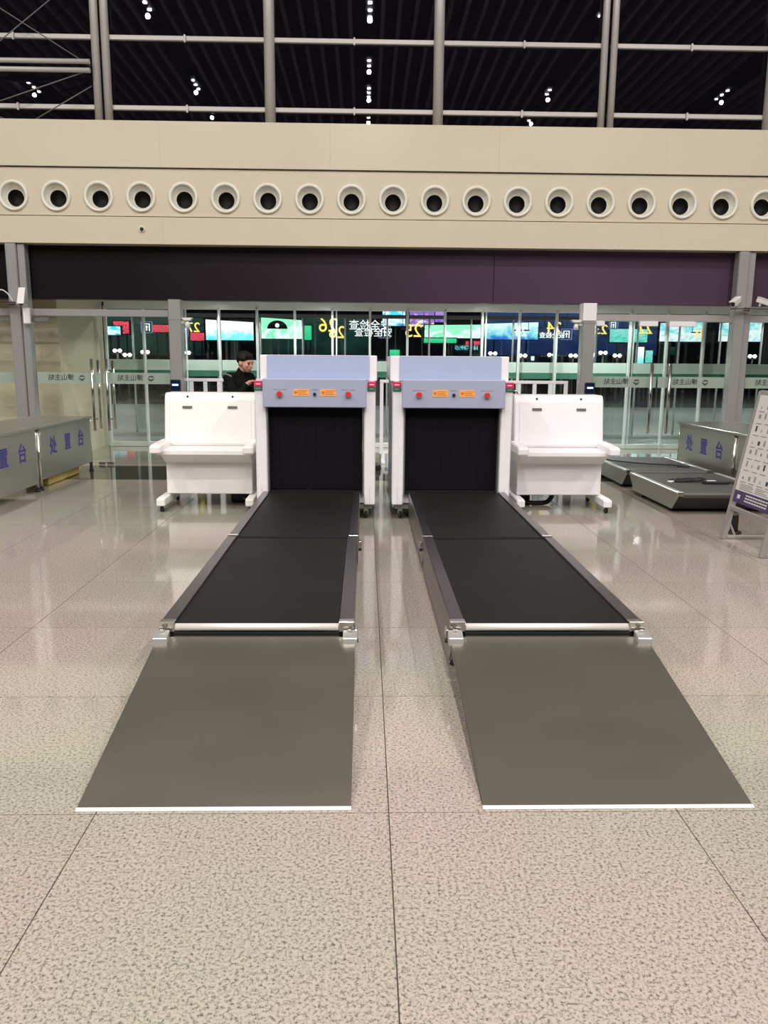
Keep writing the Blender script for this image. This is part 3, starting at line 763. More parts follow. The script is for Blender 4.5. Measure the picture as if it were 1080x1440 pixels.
spare(3.33, 4.45, 8.28, 9.86, 'low grey conveyor lying on the floor with a handset and cable on its belt')
spare(3.34, 4.45, 10.02, 11.62, 'low grey conveyor lying behind the one with the handset')
# handset with its coiled lead
hs = thing('control_handset', 'black control handset with coiled lead lying on the nearer low conveyor', 'handset', (3.88, 9.1, .25))
MB().prism([(3.86, 8.95), (3.90, 9.02), (4.16, 8.99), (4.18, 8.93), (4.14, 8.89), (3.90, 8.90)], .249, .282, 'Z', .008).build('body', 'black_plastic', hs)
MB().box(3.92, 4.02, 8.925, 8.975, .281, .287, .002).build('display', 'print_white', hs, 'pale display window')
MB().tube([(3.62 + .03 * k * .3 + .10 * math.cos(k * .9), 9.12 + .08 * math.sin(k * .9), .258 + .002 * (k % 5) + .004 * (k // 7)) for k in range(34)], .010, 6).build('coiled_lead', 'black_rubber', hs)
MB().tube([(3.56, 9.02, .262), (3.52, 9.0, .262), (3.50, 9.03, .262)], .014, 8).build('plug', 'print_white', hs)
MB().tube([(4.14, 8.92, .262), (4.22, 8.90, .258), (4.28, 8.96, .258), (4.2, 9.1, .258), (4.0, 9.2, .258), (3.8, 9.18, .258)], .006, 6).build('lead', 'black_rubber', hs)
cable('loose_cable', 'thin dark cable stretched across the farther low conveyor', [(3.34, 11.2, .265), (3.5, 11.0, .258), (3.8, 10.75, .256), (4.1, 10.6, .256), (4.25, 10.5, .256), (4.15, 10.42, .256), (4.3, 10.38, .256)], .008)

# ------------------------------------------------------------------ notice stand (A-frame)
af = thing('notice_stand', 'grey metal A-frame stand holding a white notice board with a violet strip', 'sign', (3.55, 6.8, 0))
RX, RZ = 3.575, 1.36
def fr(z): return 3.335 + (RX - 3.335) * z / RZ          # x of the front face at height z
def bar(name, p0, p1, wd, m='frame_grey'):
    p0, p1 = Vector(p0), Vector(p1); d = (p1 - p0); L = d.length
    q = d.to_track_quat('Z', 'Y').to_matrix().to_4x4()
    return MB().box(-wd[0] / 2, wd[0] / 2, -wd[1] / 2, wd[1] / 2, 0, L, .003).move(Matrix.Translation(p0) @ q)
mat('frame_grey', (.37, .345, .335), .4, .4)
for y in (6.425, 7.165):
    bar('x', (fr(0), y, .004), (fr(RZ), y, RZ), (.03, .055)).build('front_leg', 'frame_grey', af)
    bar('x', (3.80, y, .004), (RX + .01, y, RZ), (.03, .05)).build('rear_leg', 'frame_grey', af)
    bar('x', (fr(0) + .02, y, .018), (3.80, y, .018), (.03, .03)).build('base_bar', 'frame_grey', af)
    bar('x', (3.45, y, .02), (3.38, y, .16), (.012, .02)).build('brace', 'frame_grey', af)
for z in (RZ - .01, .30):
    bar('x', (fr(z), 6.425, z), (fr(z), 7.165, z), (.03, .04)).build('cross_bar', 'frame_grey', af)
sl_ = (RX - 3.335) / RZ
def board(z0, z1, y0, y1, off, th, m, name, parent, label=None):
    return MB().prism([(fr(z0) - off, z0), (fr(z1) - off, z1), (fr(z1) - off - th, z1), (fr(z0) - off - th, z0)], y0, y1, 'Y').build(name, m, parent, label)
nb = board(.365, 1.33, 6.455, 7.135, .012, .012, 'print_white', 'notice_board', af, 'white printed board')
board(.365, .475, 6.46, 7.13, .0245, .002, 'print_violet', 'violet_strip', nb, 'violet strip along the bottom')
M_af = Matrix.Translation((0, 0, 0))
m = MB()
for r in range(3):
    z = .395 + .025 * r
    for k in range(9):
        y = 6.92 - .045 * k - .004 * r
        m.prism([(fr(z) - .0268, z), (fr(z + .012) - .0268, z + .012), (fr(z + .012) - .0280, z + .012), (fr(z) - .0280, z)], y - .036, y, 'Y')
m.build('strip_print', 'print_white', nb); m = MB()
m.prism([(fr(.405) - .0268, .405), (fr(.44) - .0268, .44), (fr(.44) - .028, .44), (fr(.405) - .028, .405)], 7.01, 7.06, 'Y')
m.build('strip_mark', 'print_white', nb)
m = MB(); g2 = MB()
for r in range(7):
    z = .58 + .105 * r
    for k in range(6):
        y = 7.06 - .105 * k
        zz = z + .01 * ((k * 3 + r) % 3)
        hgt = .022 + .014 * ((k + 2 * r) % 3)
        wdt = .016 + .012 * ((2 * k + r) % 3)
        (m if (k + r) % 4 else g2).prism([(fr(zz) - .0246, zz), (fr(zz + hgt) - .0246, zz + hgt), (fr(zz + hgt) - .0258, zz + hgt), (fr(zz) - .0258, zz)], y - wdt, y, 'Y')
    for k in range(4):
        y = 7.08 - .15 * k; zz = z - .028
        m.prism([(fr(zz) - .0246, zz), (fr(zz + .008) - .0246, zz + .008), (fr(zz + .008) - .0258, zz + .008), (fr(zz) - .0258, zz)], y - .10, y, 'Y')
for r in range(4):
    zz = .49 + .014 * r
    for y0, ln in ((7.07, .26 - .03 * (r % 2)), (6.78, .25 - .05 * (r % 3))):
        m.prism([(fr(zz) - .0246, zz), (fr(zz + .006) - .0246, zz + .006), (fr(zz + .006) - .0258, zz + .006), (fr(zz) - .0258, zz)], y0 - ln, y0, 'Y')
m.build('board_print', 'ink_grey', nb); g2.build('board_icon', 'ink', nb)
ob = MB().rod((3.55, 7.42, .001), (3.55, 7.42, .02), .07, seg=18); ob.box(3.52, 3.585, 7.40, 7.45, .018, .19, .01)
tag(ob.build('door_stop', 'black_plastic'), 'small black upright object on the floor behind the notice stand', 'floor stop')

# ------------------------------------------------------------------ card readers, cameras, sensors
def reader(x, label):
    t = thing('card_reader', label, 'card reader', (x, 12.19, 1.23), 'blue card readers')
    MB().box(x - .075, x + .075, 12.165, 12.198, 1.135, 1.305, .008).build('case', 'black_plastic', t)
    MB().box(x - .062, x + .062, 12.161, 12.1655, 1.15, 1.29).build('display', 'reader_glow', t, 'dim blue display')
    MB().box(x - .045, x + .045, 12.159, 12.162, 1.215, 1.24).build('status_light', 'reader_screen', t, 'bright blue-white status line')
reader(-2.85, 'small dark card reader with a blue light on the post near the man')
reader(3.415, 'small dark card reader with a blue light on the post with the bright top')
def bullet_cam(x, y, z, yaw, pitch, label):
    t = thing('surveillance_camera', label, 'camera', (x, y, z), 'white bullet cameras')
    M = Matrix.Translation((x, y, z)) @ Matrix.Rotation(yaw, 4, 'Z') @ Matrix.Rotation(pitch, 4, 'X')
    M = M @ Matrix.Scale(.82, 4)
    MB().box(-.05, .05, -.16, .14, -.04, .045, .012, 2).move(M).build('housing', 'camera_white', t)
    MB().prism([(-.20, .048), (-.20, .056), (.14, .056), (.14, .048)], -.057, .057, 'X').move(M).build('sun_shield', 'camera_white', t)
    MB().rod((0, -.175, 0), (0, -.155, 0), .036, seg=20).move(M).build('lens', 'black_plastic', t, 'black lens')
    k = MB().rod((0, .06, -.035), (0, .06, -.10), .02, seg=12); k.move(M); k.build('bracket', 'camera_white', t)
bullet_cam(-4.985, 12.06, 2.49, .12, 1.0, 'white bullet camera tilted down on the column beside the counters')
bullet_cam(-5.36, 12.05, 2.50, .4, .3, 'white bullet camera cut off by the picture edge, with a looping wire')
bullet_cam(5.50, 12.08, 2.51, -.75, .35, 'white bullet camera on the steel column, pointing towards the scanners')
bullet_cam(5.93, 12.08, 2.51, .65, .35, 'white bullet camera on the steel column, pointing away to the picture edge')
cable('camera_wire', 'thin white wire looping from the cut-off camera to the column', [(-5.36, 12.13, 2.56), (-5.30, 12.14, 2.58), (-5.22, 12.15, 2.52), (-5.17, 12.18, 2.42)], .008, 'camera_white', 'wire')
def cam_bracket(x0, x1, z, label):
    t = thing('camera_bracket', label, 'bracket', ((x0 + x1) / 2, 12.1, z), 'camera brackets')
    MB().box(x0, x1, 12.08, 12.14, z - .012, z + .004, .002).build('arm', 'bright_steel', t)
    xc = (x0 + x1) / 2
    MB().box(xc - .05, xc + .05, 12.14, 12.199, z - .04, z + .02, .004).build('clamp', 'bright_steel', t)
cam_bracket(-5.42, -4.93, 2.398, 'flat steel bracket carrying the two cameras beside the counters')
cam_bracket(5.42, 5.99, 2.412, 'flat steel bracket carrying the two cameras near the notice stand')
tag(MB().box(-5.03, -4.93, 12.14, 12.198, 2.10, 2.33, .01).build('sensor_box', 'white_paint'), 'small white sensor box on the column under the bullet camera', 'sensor')
def horn(x, z, s, label):
    t = thing('wall_speaker', label, 'speaker', (x, 12.25, z), 'horn speakers on the short posts')
    MB().rod((x, 12.20, z - .085), (x, 12.20, z + .02), .045, .025, seg=16).build('body', 'camera_white', t)
    MB().prism([(x - .08 * 1, z + .06), (x + .08, z + .06), (x + .05, z + .02), (x - .05, z + .02)], 12.15, 12.25, 'Y', .004).build('hood', 'camera_white', t)
    xa, xb = sorted((x, x - s * .10))
    MB().box(xa, xb, 12.22, 12.25, z - .02, z + .01).build('bracket', 'camera_white', t)
horn(-2.64, 2.15, 1, 'small pale conical camera on the post near the man')
horn(3.16, 2.17, -1, 'small pale conical camera on the post with the bright top')
t = thing('beam_sensor', 'tiny dark dome sensor on the lower cream panel', 'sensor', (-3.245, 12.195, 3.46))
MB().rod((-3.245, 12.2, 3.46), (-3.245, 12.18, 3.46), .045, seg=20).build('base', 'nozzle', t)
MB().ball((-3.245, 12.175, 3.455), .028).build('dome', 'black_plastic', t)

# ------------------------------------------------------------------ white barriers behind the scanners
def barrier(x0, x1, label):
    t = thing('crowd_barrier', label, 'barrier', ((x0 + x1) / 2, 12.7, 0), 'white metal barriers')
    y = 12.75; z1 = 1.315
    MB().box(x0, x1, y - .025, y + .025, z1 - .05, z1, .006).build('top_rail', 'white_paint', t)
    MB().box(x0, x1, y - .02, y + .02, .14, .18, .004).build('bottom_rail', 'white_paint', t)
    n = max(1, round((x1 - x0) / .245))
    me = None
    for k in range(n + 1):
        x = x0 + .03 + (x1 - x0 - .06) * k / n
        if me is None:
            o = MB().box(-.028, .028, y - .02, y + .02, .18, z1 - .05).build('bar', 'white_paint', t); me = o.data
        else: o = link('bar', me, t)
        o.location.x = x
    for x in (x0 + .06, x1 - .06):
        MB().box(x - .03, x + .03, y - .25, y + .25, .001, .03, .004).build('foot', 'white_paint', t)
        MB().box(x - .025, x + .025, y - .02, y + .02, .03, .14).build('stub', 'white_paint', t)
barrier(-2.98, -1.62, 'white barrier rail just behind the man and the steel post')
barrier(.23, 1.58, 'white barrier rail glimpsed in the gap between the two scanners')
barrier(1.66, 3.22, 'white barrier rail behind the console beside the spare conveyors')
tr = thing('luggage_trolley', 'bent chrome trolley handle showing above the console without the man', 'trolley', (2.1, 12.3, 0))
MB().tube([(1.75, 12.2, .2), (1.72, 12.2, .9), (1.78, 12.2, 1.16), (1.9, 12.2, 1.21), (2.15, 12.2, 1.21), (2.30, 12.2, 1.17), (2.36, 12.2, 1.02), (2.34, 12.2, .2)], .016, 10).build('handle', 'bright_steel', tr)
MB().box(1.72, 2.36, 11.75, 12.35, .16, .20, .01).build('platform', 'steel', tr)
for x in (1.78, 2.30):
    for y in (11.82, 12.28): MB().rod((x - .015, y, .081), (x + .015, y, .081), .08, seg=18).build('wheel', 'black_rubber', tr)
bx = thing('black_bag', 'black bag on the floor glimpsed between the two scanners', 'bag', (.1, 11.9, 0))
MB().box(-.12, .235, 11.8, 12.0, .001, .09, .02, 2).build('body', 'black_plastic', bx)
MB().tube([(-.06, 11.9, .08), (-.05, 11.9, .17), (.03, 11.9, .19), (.08, 11.9, .16), (.09, 11.9, .08)], .012, 8).build('strap', 'black_rubber', bx)

# ------------------------------------------------------------------ the man
def remeshed(parts, voxel, smooth=3):
    mb = MB()
    for p in parts:
        if p[0] == 'c':                                   # tapered capsule
            _, a, b_, r0, r1 = p
            mb.rod(a, b_, r0, r1, seg=18); mb.ball(a, r0); mb.ball(b_, r1)
        else:
            _, c, r, sc = p; mb.ball(c, r, sc, 28, 18)
    me = bpy.data.meshes.new('t'); mb.bm.to_mesh(me); mb.bm.free()
    o = bpy.data.objects.new('t', me); COL.objects.link(o)
    md = o.modifiers.new('r', 'REMESH'); md.mode = 'VOXEL'; md.voxel_size = voxel
    if smooth:
        sm = o.modifiers.new('s', 'SMOOTH'); sm.iterations = smooth; sm.factor = .5
    dg = bpy.context.evaluated_depsgraph_get()
    out = bpy.data.meshes.new_from_object(o.evaluated_get(dg), depsgraph=dg)
    bpy.data.objects.remove(o); bpy.data.meshes.remove(me)
    for f in out.polygons: f.use_smooth = True
    return out
def person():
    P = thing('person', 'man in a black jacket behind the white console, looking down at his hands', 'person', (-1.585, 10.2, 0))
    V = Vector
    # local frame: he faces +x and a little towards the hall (-y)
    O = V((-1.585, 10.2, 0)); A = math.radians(-32)
    fx_, fy_ = V((math.cos(A), math.sin(A), 0)), V((-math.sin(A), math.cos(A), 0))   # forward, his left
    def L(f, l, z): return O + fx_ * f + fy_ * l + V((0, 0, z))
    hip, chest, neck = L(-.02, 0, .93), L(.0, 0, 1.24), L(.045, 0, 1.43)
    head = L(.10, 0, 1.565)
    sh = {1: L(.0, .185, 1.375), -1: L(.0, -.185, 1.375)}
    el = {1: L(.12, .24, 1.12), -1: L(.13, -.235, 1.12)}
    wr = {1: L(.24, .06, 1.285), -1: L(.20, -.10, 1.305)}
    kn = {1: L(.03, .10, .49), -1: L(.03, -.10, .49)}
    an = {1: L(-.02, .11, .09), -1: L(-.02, -.11, .09)}
    hj = {1: L(-.02, .09, .90), -1: L(-.02, -.09, .90)}
    body = [('s', L(-.02, 0, .95), .15, (1.0, 1.0, .9)), ('c', hip, chest, .125, .14), ('s', L(.0, .07, 1.28), .115, (.9, .9, 1)), ('s', L(.0, -.07, 1.28), .115, (.9, .9, 1)),
            ('c', sh[1], sh[-1], .055, .055), ('c', chest, neck, .10, .06), ('c', neck, head, .054, .056)]
    for s in (1, -1):
        body += [('c', sh[s], el[s], .054, .042), ('c', el[s], wr[s], .041, .027), ('c', hj[s], kn[s], .085, .055), ('c', kn[s], an[s], .055, .036)]
        body += [('c', an[s], an[s] + fx_ * .13 + V((0, 0, -.05)), .036, .026), ('c', an[s] + V((0, 0, -.05)), an[s] + fx_ * -.03 + V((0, 0, -.05)), .032, .03)]
        # hand: palm plus four bent fingers and a thumb
        d = (wr[s] - el[s]).normalized(); d = (d + fx_ * .6 + V((0, 0, -.15))).normalized()
        side = d.cross(V((0, 0, 1))).normalized(); up = side.cross(d).normalized()
        pc = wr[s] + d * .05
        body += [('c', wr[s], pc, .026, .028)]
        for i, (o_, ln) in enumerate(((-.031, .062), (-.011, .074), (.010, .070), (.030, .056))):
            k0 = wr[s] + d * .075 + side * o_
            k1 = k0 + d * ln * .55 - up * .012; k2 = k1 + d * ln * .35 - up * .024
            body += [('c', pc + side * o_ * .7, k0, .013, .0105), ('c', k0, k1, .0100, .0090), ('c', k1, k2, .0090, .0075)]
        ts = side * (.030 * s)
        t0 = wr[s] + d * .02 + ts; t1 = t0 + d * .035 + ts * .8 + up * .008; t2 = t1 + d * .030 + ts * .1
        body += [('c', t0, t1, .014, .011), ('c', t1, t2, .011, .009)]
    # head: skull, jaw, nose, ears, brow; turned down a little
    hd = math.radians(-14)
    hf = (fx_ * math.cos(.10) + fy_ * -.05 + V((0, 0, -.22))).normalized(); hl = fy_; hu = hf.cross(hl) * 1; hu = hu if hu.z > 0 else -hu
    def H(f, l, u): return head + hf * f + hl * l + hu * u
    body += [('s', H(-.012, 0, .035), .098, (.98, .80, .98)), ('s', H(.040, 0, -.030), .068, (.95, .92, 1.05)), ('s', H(.055, 0, -.078), .036, (1, 1.1, .8)),
             ('c', H(.095, 0, .012), H(.116, 0, -.022), .011, .015), ('c', H(.084, .04, .030), H(.084, -.04, .030), .016, .016),
             ('s', H(.092, 0, -.055), .020, (.8, 1.3, .7)), ('s', H(.073, .035, -.018), .026, (.8, 1, 1)), ('s', H(.073, -.035, -.018), .026, (.8, 1, 1)),
             ('s', H(-.005, .082, -.005), .026, (.8, .35, 1.2)), ('s', H(-.005, -.082, -.005), .026, (.8, .35, 1.2))]
    me = remeshed(body, .0065, 3); me.materials.clear(); me.materials.append(MATS['skin'])
    b = link('body', me, P, 'bare face and hands')
    for s in (.033, -.033):
        e = MB().ball(H(.0905, s, .006), .0125, (.7, 1.2, .8), 12, 8).build('eye', 'eye', P)
        MB().ball(H(.099, s, .030), .013, (.4, 1.5, .35), 10, 6).build('eyebrow', 'hair', P)
    MB().ball(H(.1065, 0, -.056), .018, (.35, 1.25, .35), 12, 8).build('mouth', 'lip', P)
    hair = remeshed([('s', H(-.022, 0, .052), .104, (1.0, .84, .92)), ('s', H(-.062, 0, .0), .072, (.62, .98, 1.05)), ('s', H(.045, 0, .092), .05, (1.05, 1.25, .55)),
                     ('s', H(.0, .055, .055), .05, (1.2, .7, .8)), ('s', H(.0, -.055, .055), .05, (1.2, .7, .8)), ('s', H(.03, .03, .11), .035, (1.2, 1, .6))], .008, 2)
    hair.materials.clear(); hair.materials.append(MATS['hair']); link('hair', hair, P)
    jk = [('s', L(-.02, 0, .92), .175, (1.0, 1.08, .8)), ('c', L(-.02, 0, .95), chest, .155, .165), ('s', L(.0, .08, 1.28), .135, (.95, .95, 1)), ('s', L(.0, -.08, 1.28), .135, (.95, .95, 1)),
          ('c', sh[1], sh[-1], .078, .078), ('c', chest, L(.025, 0, 1.385), .13, .085), ('c', L(.03, 0, 1.40), L(.045, 0, 1.455), .072, .068)]
    for s in (1, -1): jk += [('c', sh[s], el[s], .076, .062), ('c', el[s], wr[s] - (wr[s] - el[s]).normalized() * .025, .060, .040)]
    jm = remeshed(jk, .010, 3); jm.materials.clear(); jm.materials.append(MATS['jacket']); j = link('jacket', jm, P, 'black jacket')
    # pale piping over the shoulder facing the hall
    st = []
    for k in range(8):
        u = k / 7
        p = sh[-1] + fx_ * (-.075 + .15 * u) - fy_ * (.040 + .012 * math.sin(u * 3.1)) + V((0, 0, .052 * math.sin(math.pi * (.25 + .6 * u))))
        st.append(p)
    MB().tube(st, .011, 8).build('piping', 'grey_stripe', j, 'grey stripe over the shoulder')
    tr_ = []
    for s in (1, -1): tr_ += [('c', hj[s] + V((0, 0, .02)), kn[s], .105, .074), ('c', kn[s], an[s] + V((0, 0, .02)), .074, .060)]
    tr_ += [('s', L(-.02, 0, .93), .16, (1, 1.08, .75))]
    tm = remeshed(tr_, .011, 3); tm.materials.clear(); tm.materials.append(MATS['trousers']); link('trousers', tm, P, 'dark trousers')
    for s in (1, -1):
        f0 = an[s] + V((0, 0, -.045))
        sm = remeshed([('c', f0 - fx_ * .05, f0 + fx_ * .17 + V((0, 0, -.008)), .044, .036), ('c', f0 - fx_ * .03 + V((0, 0, .03)), f0 + fx_ * .02 + V((0, 0, .03)), .048, .042)], .009, 2)
        for v in sm.vertices: v.co.z = max(v.co.z, .002)
        sm.materials.clear(); sm.materials.append(MATS['shoe']); link('shoe', sm, P, 'black shoe')
person()

# canopy over the forecourt; unseen downlights added to brighten the plaza
cc = MB().box(-20, 26, 15.4, 28.5, 4.25, 4.5).build('ceiling_canopy', 'dark_building', kind='structure')
for i, (x, y) in enumerate([(x, y) for y in (18.5, 25.5) for x in (-9, -3, 3, 9, 15)]):
    t = MB().lathe([(.14, 0), (.14, -.03), (.11, -.03), (.11, 0)], (x, y, 4.25), 'Z', 24).build('added_downlight', 'grey_plastic', cc)
    MB().rod((x, y, 4.228), (x, y, 4.246), .105, seg=20).build('lens', 'lamp_lens', t)
    L = bpy.data.lights.new('spot', 'SPOT'); L.energy = 400; L.color = (.97, 1, .97); L.spot_size = math.radians(155); L.shadow_soft_size = .1
    lo = bpy.data.objects.new('added_canopy_bulb', L); COL.objects.link(lo); lo.location = (x, y, 4.2)
# ------------------------------------------------------------------ night outside: building, screens, signs, lamps
MB().box(-50, 60, 46, 50, 0, 14).build('facade_wall_outside', 'dark_building', kind='structure')
def screen(px0, py0, px1, py1, D, m, label, legs=True, tilt=0.0):
    a, b_ = at(px0, py1, D), at(px1, py0, D)
    t = thing('led_screen', label, 'screen', ((a.x + b_.x) / 2, D, 0), 'led screens across the plaza')  # also makes the added navy and dim teal panels that stand in for haze
    MB().box(a.x - .05, b_.x + .05, D, D + .25, a.z - .05, b_.z + .05, .02).build('cabinet', 'dark_building', t)
    MB().prism([(a.x, a.z), (b_.x, a.z), (b_.x, b_.z - tilt), (a.x, b_.z)], D - .02, D - .001, 'Y').build('picture', m, t)
    for f in ((.25, .42) if b_.x - a.x < 2.6 else (.3, .36, .72, .80)) if legs else (.2, .8):
        x = a.x + (b_.x - a.x) * f; w_ = .06 if legs else .03
        MB().box(x - w_, x + w_, D + .05, D + .17, -.02, a.z - .04).build('leg', 'mullion' if legs else 'dark_building', t)
    return t, a, b_
screen(290, 450, 356, 478, 42, 'led_white_cyan', 'white and cyan glowing screen nearest the steel post by the man', True, .12)
t, a, b_ = screen(366, 447, 426, 476, 42, 'led_mint', 'mint green glowing screen showing a face under a dark brimmed hat', True, .12)
c = at(390, 461, 41.97)
MB().prism([(c.x - .52, c.z - .05)] + [(c.x + .52 * math.cos(math.pi - math.pi * k / 12), c.z - .05 + .42 * math.sin(math.pi * k / 12)) for k in range(13)][1:-1] + [(c.x + .52, c.z - .05)], 41.93, 41.975, 'Y').build('hat_picture', 'fascia_black', t)
MB().ball((c.x, 41.93, c.z + .12), .11, (1, .3, 1), 14, 8).build('badge_picture', 'neon_white', t)
screen(428, 458, 438, 478, 42.3, 'led_green', 'narrow plain green screen beside the mint one', False)
screen(538, 438, 570, 458, 43, 'led_cyan_top', 'cyan and white screen high above the gap between the scanners', False)
screen(576, 437, 611, 459, 43, 'led_busy', 'busy many-coloured screen above the scanner without the man', False)
screen(612, 437, 624, 453, 43.6, 'led_violet', 'small violet screen beside the busy one', False)
screen(627, 433, 677, 437, 44, 'led_pink', 'thin pale strip of light above the green screen', False)
screen(597, 458, 677, 475, 42.2, 'led_mint', 'long bright mint screen above the scanner without the man', False, -.05)
screen(596, 476, 642, 482, 41.4, 'led_green', 'low green band under the long mint screen', False)
screen(680, 456, 757, 477, 42, 'led_blue_people', 'blue and cyan screen with pale shapes over the console without the man', False, -.1)
screen(857, 463, 911, 481, 42, 'led_teal', 'teal screen nearest the post with the bright top', True)
screen(927, 455, 992, 480, 42, 'led_ice', 'pale icy screen over the farther glass door', True, -.1)
screen(1010, 455, 1072, 480, 42, 'led_ice', 'pale icy screen partly behind the column with two cameras', True, -.15)
led('navy_haze', [(.3, (.010, .022, .075)), (.6, (.018, .035, .12)), (.9, (.03, .06, .16))], 1.0, (4, 1, 3), 13)  # navy glow for added panels standing in for haze and reflections
led('dim_teal_glow', [(.3, (.006, .018, .018)), (.6, (.012, .040, .034)), (.9, (.02, .06, .05))], 1.0, (4, 1, 3), 14)  # dim teal glow, added for the haze behind the glass
screen(684, 441, 836, 499, 45, 'navy_haze', 'added dim navy panel standing in for haze far behind the blue screen')
screen(838, 449, 926, 499, 45.2, 'navy_haze', 'added dim navy panel standing in for haze far behind the teal screen')
screen(150, 447, 286, 499, 45, 'dim_teal_glow', 'added dim teal panel standing in for haze far behind the red panels')
screen(366, 444, 520, 497, 45.2, 'dim_teal_glow', 'added dim teal panel standing in for haze far behind the mint screen')
screen(150, 459, 169, 471, 42, 'led_cyan_top', 'small white screen beside the red panel over the glass door', False)
screen(160, 452, 181, 469, 43, 'led_red', 'red panel of glowing rows above the glass door handles', False)
screen(215, 457, 238, 467, 43, 'led_red', 'red strip of glowing rows next to the steel post', False)
screen(268, 468, 287, 479, 43, 'led_red', 'red strip of glowing rows under the yellow number', False)
screen(893, 488, 906, 512, 30, 'led_white_cyan', 'upright white light box standing low behind the glass door', False)
screen(907, 493, 918, 510, 30.5, 'led_teal', 'upright teal light box next to the white one', False)
for i, (x0, y0, x1, y1, m_, lab) in enumerate(((548, 492, 563, 500, 'led_green', 'small green shop sign low between the scanners'), (480, 484, 496, 490, 'led_green', 'small green lamp sign above the scanner beside the man'),
        (448, 488, 462, 497, 'led_night_sign', 'dim cyan shop sign above the scanner beside the man'), (640, 486, 672, 492, 'led_night_sign', 'dim cyan shop lettering above the other scanner'),
        (747, 488, 752, 507, 'led_ice', 'narrow white lit kiosk far behind the console without the man'), (716, 484, 726, 490, 'led_pink', 'small warm lit sign beside the scanner without the man'),
        (812, 487, 818, 502, 'led_ice', 'narrow white lit kiosk beside the post with the bright top'), (940, 488, 952, 499, 'dim_teal_glow', 'dim teal kiosk behind the farther glass door'),
        (655, 480, 675, 485, 'led_red', 'short red shop sign under the long mint screen'), (870, 473, 895, 476, 'led_red', 'thin red line of light under the teal screen'),
        (690, 489, 715, 496, 'led_night_sign', 'dim shop lettering near the end of the blue screen'))):
    a, b_ = at(x0, y1, 45.9), at(x1, y0, 45.9)
    tag(MB().box(a.x, b_.x, 45.85, 46.0, a.z, b_.z, .02).build('shop_sign', m_), lab, 'shop sign', 'small shop signs')
def sign(px, py, D, txt, size, m, label, name='reflected_number', cat='number sign'):  # reflections of indoor signs in the glass, built as glowing hung text
    p = at(px, py, D)
    t = thing(name, label, cat, (p.x, D, p.z), 'reflected glowing signs')
    me = text_mesh(txt, size, .03, True); me.transform(Matrix.Translation(p) @ FACE); me.materials.append(MATS[m])
    link('glowing_text', me, t)
    hw_ = size * .3 * len(txt)
    h = MB()
    for dx in (-hw_, hw_): h.rod((p.x + dx, D + .045, p.z + size * .2), (p.x + dx, D + .045, 4.25), .008, seg=6)
    h.box(p.x - hw_ - .03, p.x + hw_ + .03, D + .035, D + .055, p.z + size * .1, p.z + size * .2)
    h.build('hanger', 'black_plastic', t); return t
sign(272, 461, 22, '27', .36, 'neon_yellow', 'reflected yellow glowing 27 seen in reverse beside the steel post')
sign(461, 458, 22, '26', .52, 'neon_yellow', 'larger reflected yellow glowing 26 seen in reverse over the first scanner')
sign(474, 468, 24, '26', .50, 'neon_yellow', 'lower reflected yellow glowing 26 overlapping the larger one')
sign(581, 466, 22, '25', .48, 'neon_yellow', 'reflected yellow glowing 25 seen in reverse over the scanner gap')
sign(779, 461, 22, '24', .40, 'neon_yellow', 'reflected yellow glowing 24 seen in reverse over the console without the man')
sign(733, 467, 22, '24', .34, 'neon_white', 'reflected white glowing 24 seen in reverse before the blue screen')
sign(845, 464, 22, '23', .36, 'neon_yellow', 'reflected yellow glowing 23 partly hidden by the post with the bright top')
sign(908, 463, 22, '22', .40, 'neon_yellow', 'reflected yellow glowing 22 seen in reverse over the glass door handles')
sign(984, 470, 22, '21', .32, 'neon_yellow', 'reflected yellow glowing 21 seen in reverse beside the icy screen')
sign(520, 458, 21, '安全检查', .27, 'neon_white', 'reflected white glowing characters seen in reverse over the first scanner', 'reflected_sign', 'sign')
sign(525, 468, 23, '安全检查', .27, 'neon_white', 'second lower row of reflected reversed white characters', 'reflected_sign', 'sign')
sign(776, 472, 23, '安全检查', .18, 'neon_white', 'small row of reflected reversed white characters under the yellow 24', 'reflected_sign', 'sign')
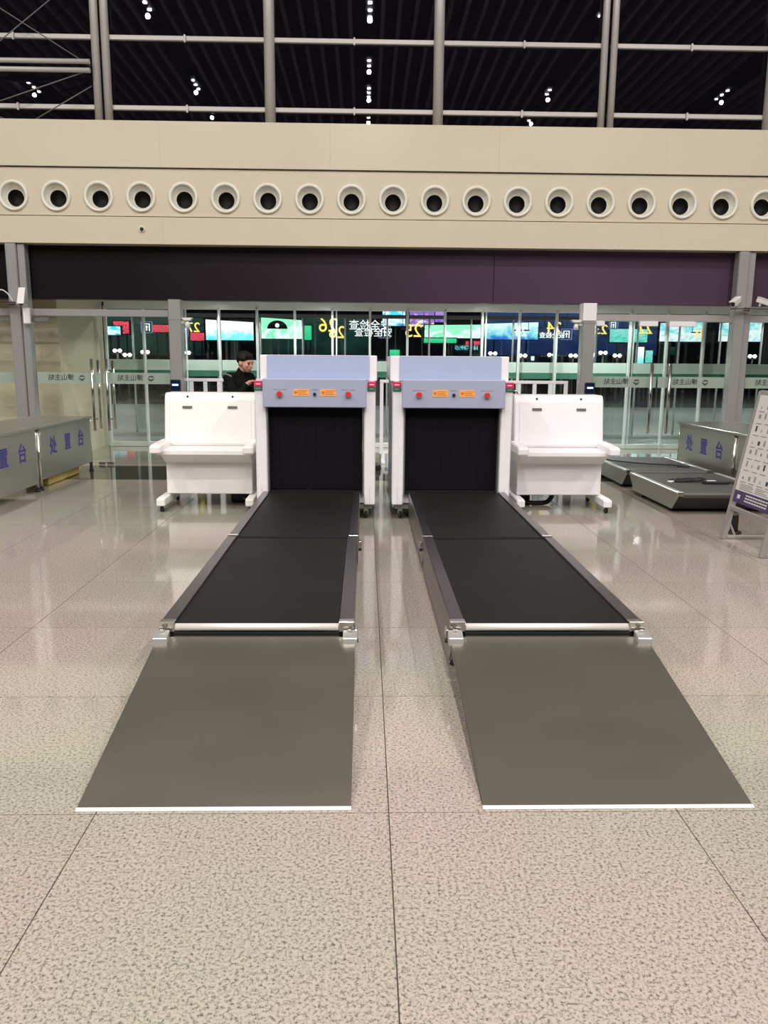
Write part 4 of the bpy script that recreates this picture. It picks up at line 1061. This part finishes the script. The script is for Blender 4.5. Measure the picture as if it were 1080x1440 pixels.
def boxed(px, py, D, s, label):
    p = at(px, py, D); t = thing('gate_symbol', label, 'sign', (p.x, D, p.z), 'boxed gate symbols')
    f = MB(); th = s * .06
    f.box(p.x - s, p.x + s, D, D + .03, p.z + s - th, p.z + s); f.box(p.x - s, p.x + s, D, D + .03, p.z - s, p.z - s + th)
    f.box(p.x - s, p.x - s + th, D, D + .03, p.z - s, p.z + s); f.box(p.x + s - th, p.x + s, D, D + .03, p.z - s, p.z + s)
    f.build('frame', 'neon_blue', t)
    MB().rod((p.x, D + .015, p.z + s), (p.x, D + .015, 4.25), .008, seg=6).build('hanger', 'black_plastic', t)
    g = MB()
    g.box(p.x - s * .6, p.x - s * .45, D, D + .03, p.z - s * .7, p.z + s * .6); g.box(p.x + s * .4, p.x + s * .55, D, D + .03, p.z - s * .7, p.z + s * .6)
    g.box(p.x - s * .6, p.x + s * .55, D, D + .03, p.z + s * .5, p.z + s * .65); g.box(p.x - s * .1, p.x + s * .08, D, D + .03, p.z - s * .6, p.z + s * .3)
    g.box(p.x - s * .25, p.x + s * .25, D, D + .03, p.z - s * .05, p.z + s * .1)
    g.build('symbol', 'neon_white', t)
boxed(541, 467, 20.4, .145, 'boxed blue and white gate symbol over the scanner gap')
boxed(206, 460, 22, .15, 'boxed blue and white gate symbol over the glass door by the man')
boxed(797, 470, 21.4, .14, 'boxed gate symbol seen against the inner side of the post with the bright top')
boxed(863, 457, 22, .12, 'boxed gate symbol high over the glass door just outside that bright-topped post')
boxed(258, 467, 22, .12, 'boxed blue and white gate symbol just past the steel post')
LP_ = ['over the glass door nearest its handle', 'second seen over the glass door', 'over the glass door near the steel post', 'just past the steel post by the man', 'at the corner of the scanner without the man',
       'behind the console without the man, middle one', 'behind that console, next to the bright-topped post', 'just outside the bright-topped post', 'second outside the bright-topped post', 'third outside the bright-topped post',
       'beyond the column with two cameras', 'behind the console, closest to the scanner', 'at the very edge beside the counters']
for i, (px, py) in enumerate(((165, 493), (179, 499), (204, 495), (262, 496), (693, 497), (776, 499), (806, 500), (832, 499), (848, 496), (868, 500), (1058, 501), (735, 500), (5, 493))):
    D = 37.0; p = at(px, py, D)
    t = thing('plaza_lamp', 'bright plaza lamp globes ' + LP_[i], 'lamp', (p.x, D, 0), 'lamps on the plaza')
    MB().rod((p.x, D, -.02), (p.x, D, p.z - .10), .04, seg=10).build('pole', 'mullion', t)
    for dx in (-.11, .11):
        MB().ball((p.x + dx, D, p.z), .085, (1, 1, .9), 14, 8).build('globe', 'plaza_lamp', t)
    MB().box(p.x - .2, p.x + .2, D - .04, D + .04, p.z - .14, p.z - .09).build('arm', 'mullion', t)
